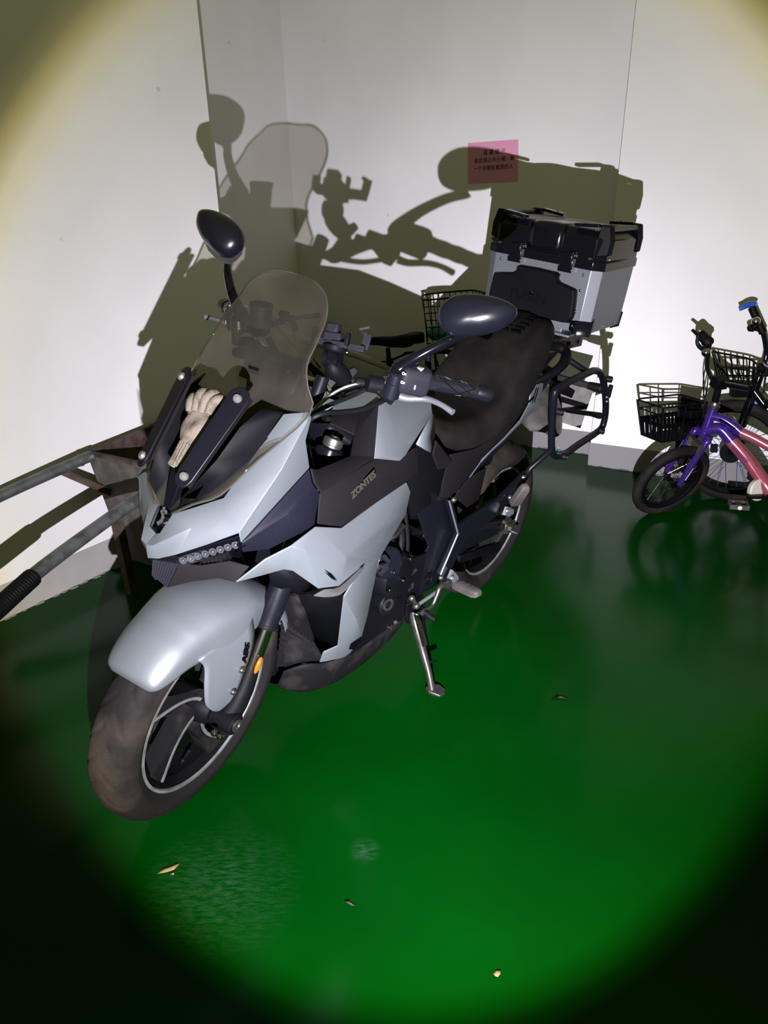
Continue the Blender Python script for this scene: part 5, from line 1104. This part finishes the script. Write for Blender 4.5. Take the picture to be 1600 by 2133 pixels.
# slotted plastic liner: bars with gaps between them
def slat_wall(a0, a1, b0, b1, n):
    for k in range(n):
        t0_ = k/n; t1__ = t0_+.62/n
        PB('liner_slat', MB().prism([BK(*V(a0).lerp(V(a1), t0_)), BK(*V(a0).lerp(V(a1), t1__)), BK(*V(b0).lerp(V(b1), t1__)), BK(*V(b0).lerp(V(b1), t0_))], V((.002, .002, 0))), 'black', bk)
    PB('liner_band', MB().prism([BK(*a0), BK(*a1), BK(*V(a1).lerp(V(b1), .25)), BK(*V(a0).lerp(V(b0), .25))], V((.002, .002, 0))), 'black', bk)
slat_wall((.125, -.04, .485), (.125, .12, .485), (.117, -.03, .402), (.117, .115, .402), 9)
slat_wall((-.09, -.044, .485), (.125, -.044, .485), (-.086, -.03, .402), (.116, -.03, .402), 10)
slat_wall((-.09, .126, .485), (.125, .126, .485), (-.086, .116, .402), (.116, .116, .402), 10)
PB('liner_floor', MB().prism([BK(-.085, -.03, .398), BK(.115, -.03, .398), BK(.115, .115, .398), BK(-.085, .115, .398)], Z*.003), 'black', bk)
PB('basket_back', MB().prism([BK(-.098, -.04, .56), BK(-.098, .10, .56), BK(-.088, .10, .42), BK(-.088, -.04, .42)], V((.002, .001, 0))), 'black', bk)
PB('basket_bracket', MB().beam(BK(-.09, .04, .45), hu.lerp(ht, .5), .04, .02), 'black', bk)
# cranks and pedal, chain case, rear wheel just outside the frame
PB('crank', MB().lathe([(-.045, .026), (.045, .026)], bb, V((.31, -.95, .1)), 16).beam(bb+V((.02, -.06, 0)), V((1.58,2.9521,0.2104)), .016, .010), 'black')
PB('chain_case', MB().lathe([(-.02, .046), (.0, .050), (.006, .046), (.006, 0)], bb+V((-.05, .01, .012)), V((.31, -.95, .1)), 24), 'white')
pq = V((1.5466,2.9502,0.1766))
pdm = Matrix.Rotation(-.30, 3, 'Z')
pd_ = PB('pedal', MB().box(pq+pdm @ V((0, .030, 0)), (.080, .010, .022), pdm).box(pq+pdm @ V((0, -.030, 0)), (.080, .010, .022), pdm).box(pq+pdm @ V((.034, 0, 0)), (.012, .06, .018), pdm).box(pq+pdm @ V((-.034, 0, 0)), (.012, .06, .018), pdm).box(pq, (.022, .06, .014), pdm), 'peg_rubber', bev=.002)
PB('pedal_reflector', MB().lathe([(0, .009), (.003, .009), (.004, 0)], pq+pdm @ V((0, -.0355, 0)), pdm @ V((0, -1, 0)), 14), 'white', pd_)
rwc = V((2.03, 2.87, .20))
bike_wheel(b1, O1, rwc, V((.52, .85, .12)), .198, .046, 'chrome', 16, 'rear_wheel')
PB('chain_stay', MB().tube([bb, rwc+V((.03, .05, 0))], .010, 8).tube([bb, rwc-V((.03, .05, 0))], .010, 8), 'pink')
PB('seat_tube', MB().tube([bb, bb+V((.07, -.03, .34))], .016, 12), 'pink')
PB('saddle', MB().sheet([[(1.62, 3.02, .60), (1.64, 3.04, .62), (1.66, 3.06, .60)], [(1.74, 2.93, .60), (1.77, 2.97, .63), (1.80, 3.01, .60)], [(1.83, 2.83, .60), (1.88, 2.90, .64), (1.93, 2.97, .60)]], 3, 3), 'black', solid=.02)
# ---- black and blue bicycle against the wall
O2 = W(-.455, 3.825, 0)
b2 = thing('bicycle', 'black bicycle with blue spokes and wire basket, half hidden behind the purple one', 'bicycle', O2)
def QB(name, mb, m, parent=None, **k): return build(name, offs(O2, mb), m, parent or b2, **k)
h2 = V((1.7261,3.4426,0.2637)); ax2 = (ld+Z*.10).normalized()
R2 = h2.z
bike_wheel(b2, O2, h2, ax2, R2, .048, 'bluespoke', 28, 'front_wheel', hubr=.028, tread=64)
u2 = V((1.7658,3.4045,0.5312)); u3 = V((1.7826,3.3935,0.663)); sd2 = (u3-u2).normalized()
fk2 = QB('fork', MB().tube([u2, u3], .02, 12).beam(u2+ld*.05, u2-ld*.05, .035, .035), 'gloss', bev=.004)
for s_ in (-1, 1):
    QB('fork_blade', MB().tube([u2+ld*(.05*s_), u2.lerp(h2, .5)+ld*(.052*s_), h2+ld*(.05*s_)], [.017, .0155, .012], 12, 3), 'gloss', fk2)
    QB('fork_sleeve', MB().tube([u2.lerp(h2, .05)+ld*(.051*s_), u2.lerp(h2, .55)+ld*(.052*s_)], .0195, 12), 'gloss', fk2)
QB('disc_brake', MB().lathe([(0, .05), (.002, .05), (.002, .02), (0, .02)], h2-ld*.035, ld, 24, cap=False).box(h2-ld*.045+V((.03, 0, .04)), (.05, .03, .05)), 'black')
st2 = V((1.7889,3.3774,0.6993))
hb2 = QB('handlebar', MB().tube([st2+bd*.06-ld*.22+Z*.02, st2, V((1.8012,3.4051,0.7494)), V((1.7975,3.4435,0.8207)), V((1.7735,3.4713,0.8878))], .0125, 12, 4), 'gloss')
QB('stem', MB().tube([u3, st2], .018, 12), 'black')
QB('grip', MB().tube([V((1.7925,3.4468,0.8336)), V((1.763,3.4782,0.9047)), V((1.7449,3.4961,0.9468))], [.018, .0185, .018], 14, 3), 'rubber', hb2)
QB('grip_horn', MB().tube([V((1.7599,3.4922,0.9532)), V((1.7478,3.5061,0.9586)), V((1.7336,3.5215,0.9531)), V((1.7208,3.5299,0.9439)), V((1.7078,3.5384,0.9368))], [.016, .016, .014, .012, .012], 12, 3), 'blue', hb2, label='bright blue grip end')
QB('brake_lever', MB().tube([V((1.77,3.4616,0.8804)), V((1.7449,3.4661,0.8544)), V((1.7292,3.4645,0.8639))], [.016, .018, .010], 10, 3).tube([V((1.7401,3.4693,0.8519)), V((1.7874,3.4382,0.8393))], .004, 6), 'black', hb2)
QB('brake_lever_blade', MB().tube([V((1.7434,3.4672,0.8675)), V((1.7228,3.4807,0.897)), V((1.7077,3.4906,0.9094)), V((1.6977,3.4972,0.9068))], [.009, .007, .006, .007], 8, 3), 'black', hb2) if False else None
QB('bell', MB().ball(V((1.7494,3.4452,0.8897)), .021, 16, 10), 'chrome', hb2)
QB('brake_cable', MB().tube([V((1.7924,3.4349,0.8396)), V((1.8032,3.4038,0.7606)), V((1.8071,3.3893,0.6518)), V((1.808,3.3887,0.561))], .003, 6, 4), 'rubber', hb2)
# wire basket
r_a, r_b, r_c, r_d = V((1.6372,3.6089,0.7277)), V((1.7819,3.5136,0.7044)), V((1.7422,3.3003,0.6977)), V((1.5785,3.3602,0.7007))
f_a, f_b, f_c, f_d = V((1.6717,3.5742,0.5913)), V((1.7827,3.4891,0.5934)), V((1.7482,3.3323,0.6205)), V((1.6422,3.3662,0.617))
bk2 = QB('basket', MB().tube([r_a, r_a.lerp(r_b, .9), r_b.lerp(r_c, .15), r_c, r_d, r_d.lerp(r_a, .9)], .0048, 8, 0, True), 'black')
QB('basket_hoop', MB().tube([f_a, f_b, f_c, f_d], .0042, 8, 0, True), 'black', bk2)
QB('basket_hoop', MB().tube([r_a.lerp(f_a, .5), r_b.lerp(f_b, .5), r_c.lerp(f_c, .5), r_d.lerp(f_d, .5)], .0032, 8, 0, True), 'black', bk2)
for a, b, c, d, n in ((r_a, r_b, f_a, f_b, 6), (r_d, r_c, f_d, f_c, 5), (r_a, r_d, f_a, f_d, 4), (r_b, r_c, f_b, f_c, 3)):
    for k in range(n): QB('basket_wire', MB().tube([a.lerp(b, k/n), c.lerp(d, k/n)], .0034, 6), 'black', bk2)
for k in range(5): QB('basket_wire', MB().tube([f_a.lerp(f_b, k/4), f_d.lerp(f_c, k/4)], .003, 6), 'black', bk2)
QB('basket_lamp', MB().box(V((1.8211,3.4399,0.6641)), (.05, .05, .06)).box(V((1.7251,3.4313,0.5659)), (.10, .05, .05)), 'black', bk2, bev=.006)
QB('down_tube', MB().tube([u2.lerp(u3, .3), V((1.9826,3.2379,0.2707))], .022, 14), 'gloss')
QB('top_tube', MB().tube([u2.lerp(u3, .02), V((1.8177,3.3703,0.4726)), V((1.9966,3.2406,0.4427))], .017, 14), 'blue')
bike_wheel(b2, O2, W(.45, 3.80, R2), ax2, R2, .048, 'bluespoke', 20, 'rear_wheel', hubr=.028)
QB('rear_stay', MB().tube([V((1.9826,3.2379,0.2707)), W(.45, 3.76, R2)], .01, 8).tube([V((1.9966,3.2406,0.4427)), W(.45, 3.76, R2)], .01, 8), 'gloss')
# ---- pale bicycle behind the motorcycle
O3 = W(-2.6, 3.97, 0)
b3 = thing('bicycle', 'pale bicycle with black saddle and rear wire basket standing behind the motorcycle', 'bicycle', O3)
def EB(name, mb, m, parent=None, **k): return build(name, offs(O3, mb), m, parent or b3, **k)
fc_ = W(-3.23, 3.97, .25); rcw = W(-2.13, 3.97, .25); ax3 = ld
bike_wheel(b3, O3, fc_, V((0.75, .66, 0)), .25, .046, 'chrome', 20, 'front_wheel')
bike_wheel(b3, O3, rcw, ax3, .25, .046, 'chrome', 20, 'rear_wheel')
sd_n, sd_r = V((-0.0743,4.8034,0.6661)), V((0.2495,4.5903,0.699))
def ssec(t, hw, top, th):
    p = sd_n.lerp(sd_r, t)
    return [p+ld*-hw+Z*(top-th), p+ld*-hw*.9+Z*(top-.006), p+Z*top, p+ld*hw*.9+Z*(top-.006), p+ld*hw+Z*(top-th)]
EB('saddle', MB().sheet([ssec(-.01, .012, .0, .03), ssec(.05, .024, .010, .045), ssec(.3, .034, .010, .050), ssec(.55, .055, .010, .058), ssec(.8, .088, .024, .075), ssec(.97, .088, .024, .070), ssec(1.02, .05, .012, .04)], 3, 3), 'rubber', solid=.012, ang=60)
EB('saddle_rail', MB().tube([sd_n.lerp(sd_r, .2)-Z*.03, sd_n.lerp(sd_r, .5)-Z*.055, sd_n.lerp(sd_r, .8)-Z*.03], .005, 8, 3), 'black')
sp_ = V((0.0594,4.7154,0.6176)); sb_ = V((0.0692,4.709,0.5362))
EB('seat_post', MB().tube([sp_, sb_-Z*.06], .015, 12), 'black')
EB('seat_clamp', MB().lathe([(-.015, .024), (.015, .024)], sb_, Z, 14).tube([sb_+ld*-.03, sb_+bd*-.04-ld*.035], .005, 6), 'black')
hd3 = V((-0.5362,5.1075,0.5082)); hd4 = V((-0.561,5.1238,0.6862)); bb3 = W(-2.66, 3.97, .27)
ef = EB('frame', MB().tube([hd3, hd4], .026, 14).tube([hd4.lerp(hd3, .3), V((-0.2838,4.9413,0.5925)), V((0.0315,4.7338,0.5021)), sb_-Z*.05], [.030, .026, .021, .02], 14, 4).tube([hd3.lerp(hd4, .1), W(-2.95, 3.97, .40), bb3], [.040, .042, .036], 16, 4).tube([sb_-Z*.05, bb3], .020, 12), 'cream_frame')
EB('stays', MB().tube([bb3, rcw-ld*.05], .011, 8).tube([bb3, rcw+ld*.05], .011, 8).tube([sb_-Z*.06, rcw-ld*.05], .010, 8).tube([sb_-Z*.06, rcw+ld*.05], .010, 8), 'cream_frame', ef)
lx = (V((-0.4146,4.9723,0.3878))-V((-0.4909,5.0225,0.4824))); 
EB('frame_lettering', text_mb('JIC', .070, V((-0.4555,4.998,0.4432)), lx.normalized(), lx.normalized().cross(V((-.55, -.835, 0)))*-1, 1.0, .003), 'print', ef)
EB('frame_lettering', text_mb('FLYMAX', .022, V((-0.4216,4.9781,0.4882)), lx.normalized(), lx.normalized().cross(V((-.55, -.835, 0)))*-1, 1.0, .001), 'print', ef)
f3 = EB('fork', MB().beam(hd3-Z*.02+ld*.05, hd3-Z*.02-ld*.05, .05, .04), 'cream_frame', bev=.01)
for s_ in (-1, 1): EB('fork_blade', MB().tube([hd3-Z*.01+ld*.052*s_, hd3.lerp(fc_, .35)+ld*.056*s_, fc_+ld*.05*s_], [.020, .018, .012], 12, 3), 'cream_frame', f3)
s3 = V((-0.5863,5.1404,0.7653))
h3 = EB('handlebar', MB().tube([s3-ld*.27+bd*.05, s3-ld*.12, s3, s3+ld*.10, s3+ld*.24+bd*.05], .0125, 12, 4), 'black')
EB('stem', MB().tube([hd4, s3], .020, 12).box(s3, (.05, .05, .05)), 'black', bev=.004)
EB('grip', MB().tube([s3-ld*.27+bd*.05, s3-ld*.15+bd*.01], .018, 12), 'rubber', h3)
EB('grip', MB().tube([s3+ld*.24+bd*.05, s3+ld*.13+bd*.01], .018, 12), 'rubber', h3)
EB('brake_lever', MB().tube([s3-ld*.14, s3-ld*.15-bd*.05, s3-ld*.22-bd*.06], .008, 8, 3).box(s3-ld*.11, (.04, .04, .04)), 'black', h3)
EB('front_lamp', MB().lathe([(-.03, .02), (.03, .026), (.035, .022), (.035, 0)], s3-bd*.06+Z*.03, -bd, 16), 'black', h3)
for pts in ((s3-ld*.12, s3-bd*.08-ld*.08-Z*.02, s3-bd*.05-Z*.14, hd3+bd*.03), (s3+ld*.1, s3-bd*.06-Z*.02, hd4-bd*.03, hd3+bd*.05-Z*.02)): EB('brake_cable', MB().tube(pts, .003, 6, 5), 'rubber', h3)
EB('crank', MB().lathe([(-.04, .02), (.04, .02)], bb3, ld, 14).lathe([(-.045, .08), (-.041, .08)], bb3, ld, 28).beam(bb3-ld*.05, bb3-ld*.06+bd*.12-Z*.09, .02, .012), 'black')
EB('pedal', MB().box(bb3-ld*.11+bd*.12-Z*.09, (.08, .08, .02)), 'rubber')
# rear rack, wire basket
EB('rack', MB().beam(V((0.1638,4.7425,0.5793)), V((0.4341,4.5646,0.6149)), .012, .012).beam(V((0.1565,4.5318,0.6149)), V((0.417,4.3843,0.631)), .012, .012).tube([sb_, V((0.1841,4.6333,0.5969)), V((0.4392,4.4654,0.6282))], .007, 8).tube([rcw-ld*.06, V((0.3371,4.4608,0.6265))], .006, 8).tube([rcw+ld*.06, V((0.3474,4.5977,0.6034))], .006, 8), 'black')
T_ = [V((0.2736,4.6463,0.9444)), V((0.5708,4.5105,0.9747)), V((0.6233,4.2246,0.977)), V((0.269,4.3859,0.9363))]
D_ = [V((0.3102,4.6102,0.6999)), V((0.5703,4.475,0.6997)), V((0.5993,4.2643,0.6972)), V((0.2912,4.4192,0.6832))]
bk3 = EB('basket', MB().tube([T_[0].lerp(T_[3], .3), T_[0].lerp(T_[1], .15), T_[0].lerp(T_[1], .9), T_[1].lerp(T_[2], .3), T_[2].lerp(T_[1], .2), T_[2].lerp(T_[3], .1), T_[3].lerp(T_[2], .12), T_[3].lerp(T_[0], .2)], .0052, 8, 3, True), 'black')
for t in (.3, .62, 1.0):
    EB('basket_hoop', MB().tube([a.lerp(b, t) for a, b in zip(T_, D_)], .003 if t < 1 else .0045, 8, 0, True), 'black', bk3)
for i, n in ((0, 9), (1, 5), (2, 9), (3, 5)):
    for k in range(n): EB('basket_wire', MB().tube([T_[i].lerp(T_[(i+1) % 4], k/n), D_[i].lerp(D_[(i+1) % 4], k/n)], .0026, 6), 'black', bk3)
for k in range(6): EB('basket_wire', MB().tube([D_[0].lerp(D_[1], k/5), D_[3].lerp(D_[2], k/5)], .0026, 6), 'black', bk3)
bgc = (D_[0]+D_[1]+D_[2]+D_[3])/4*.6+D_[0]*.25+D_[3]*.15+Z*.045
random.seed(3)
bgm = MB().ball((0, 0, 0), (.085, .065, .05), 22, 14); bgm.v = [p*(1+.10*math.sin(p.x*140+p.z*90)+.08*math.sin(p.y*170-p.x*60)+random.uniform(-.03, .03)) for p in bgm.v]
gb_ = thing('plastic_bag', 'crumpled green plastic bag lying in the wire basket behind the motorcycle', 'bag', bgc)
build('bag', bgm, 'green_bag', gb_, ang=20)
build('bag_knot', MB().tube([(.03, 0, .04), (.05, .005, .058), (.07, -.01, .064), (.09, .0, .055)], [.012, .007, .010, .004], 8, 3), 'green_bag', gb_, ang=20)
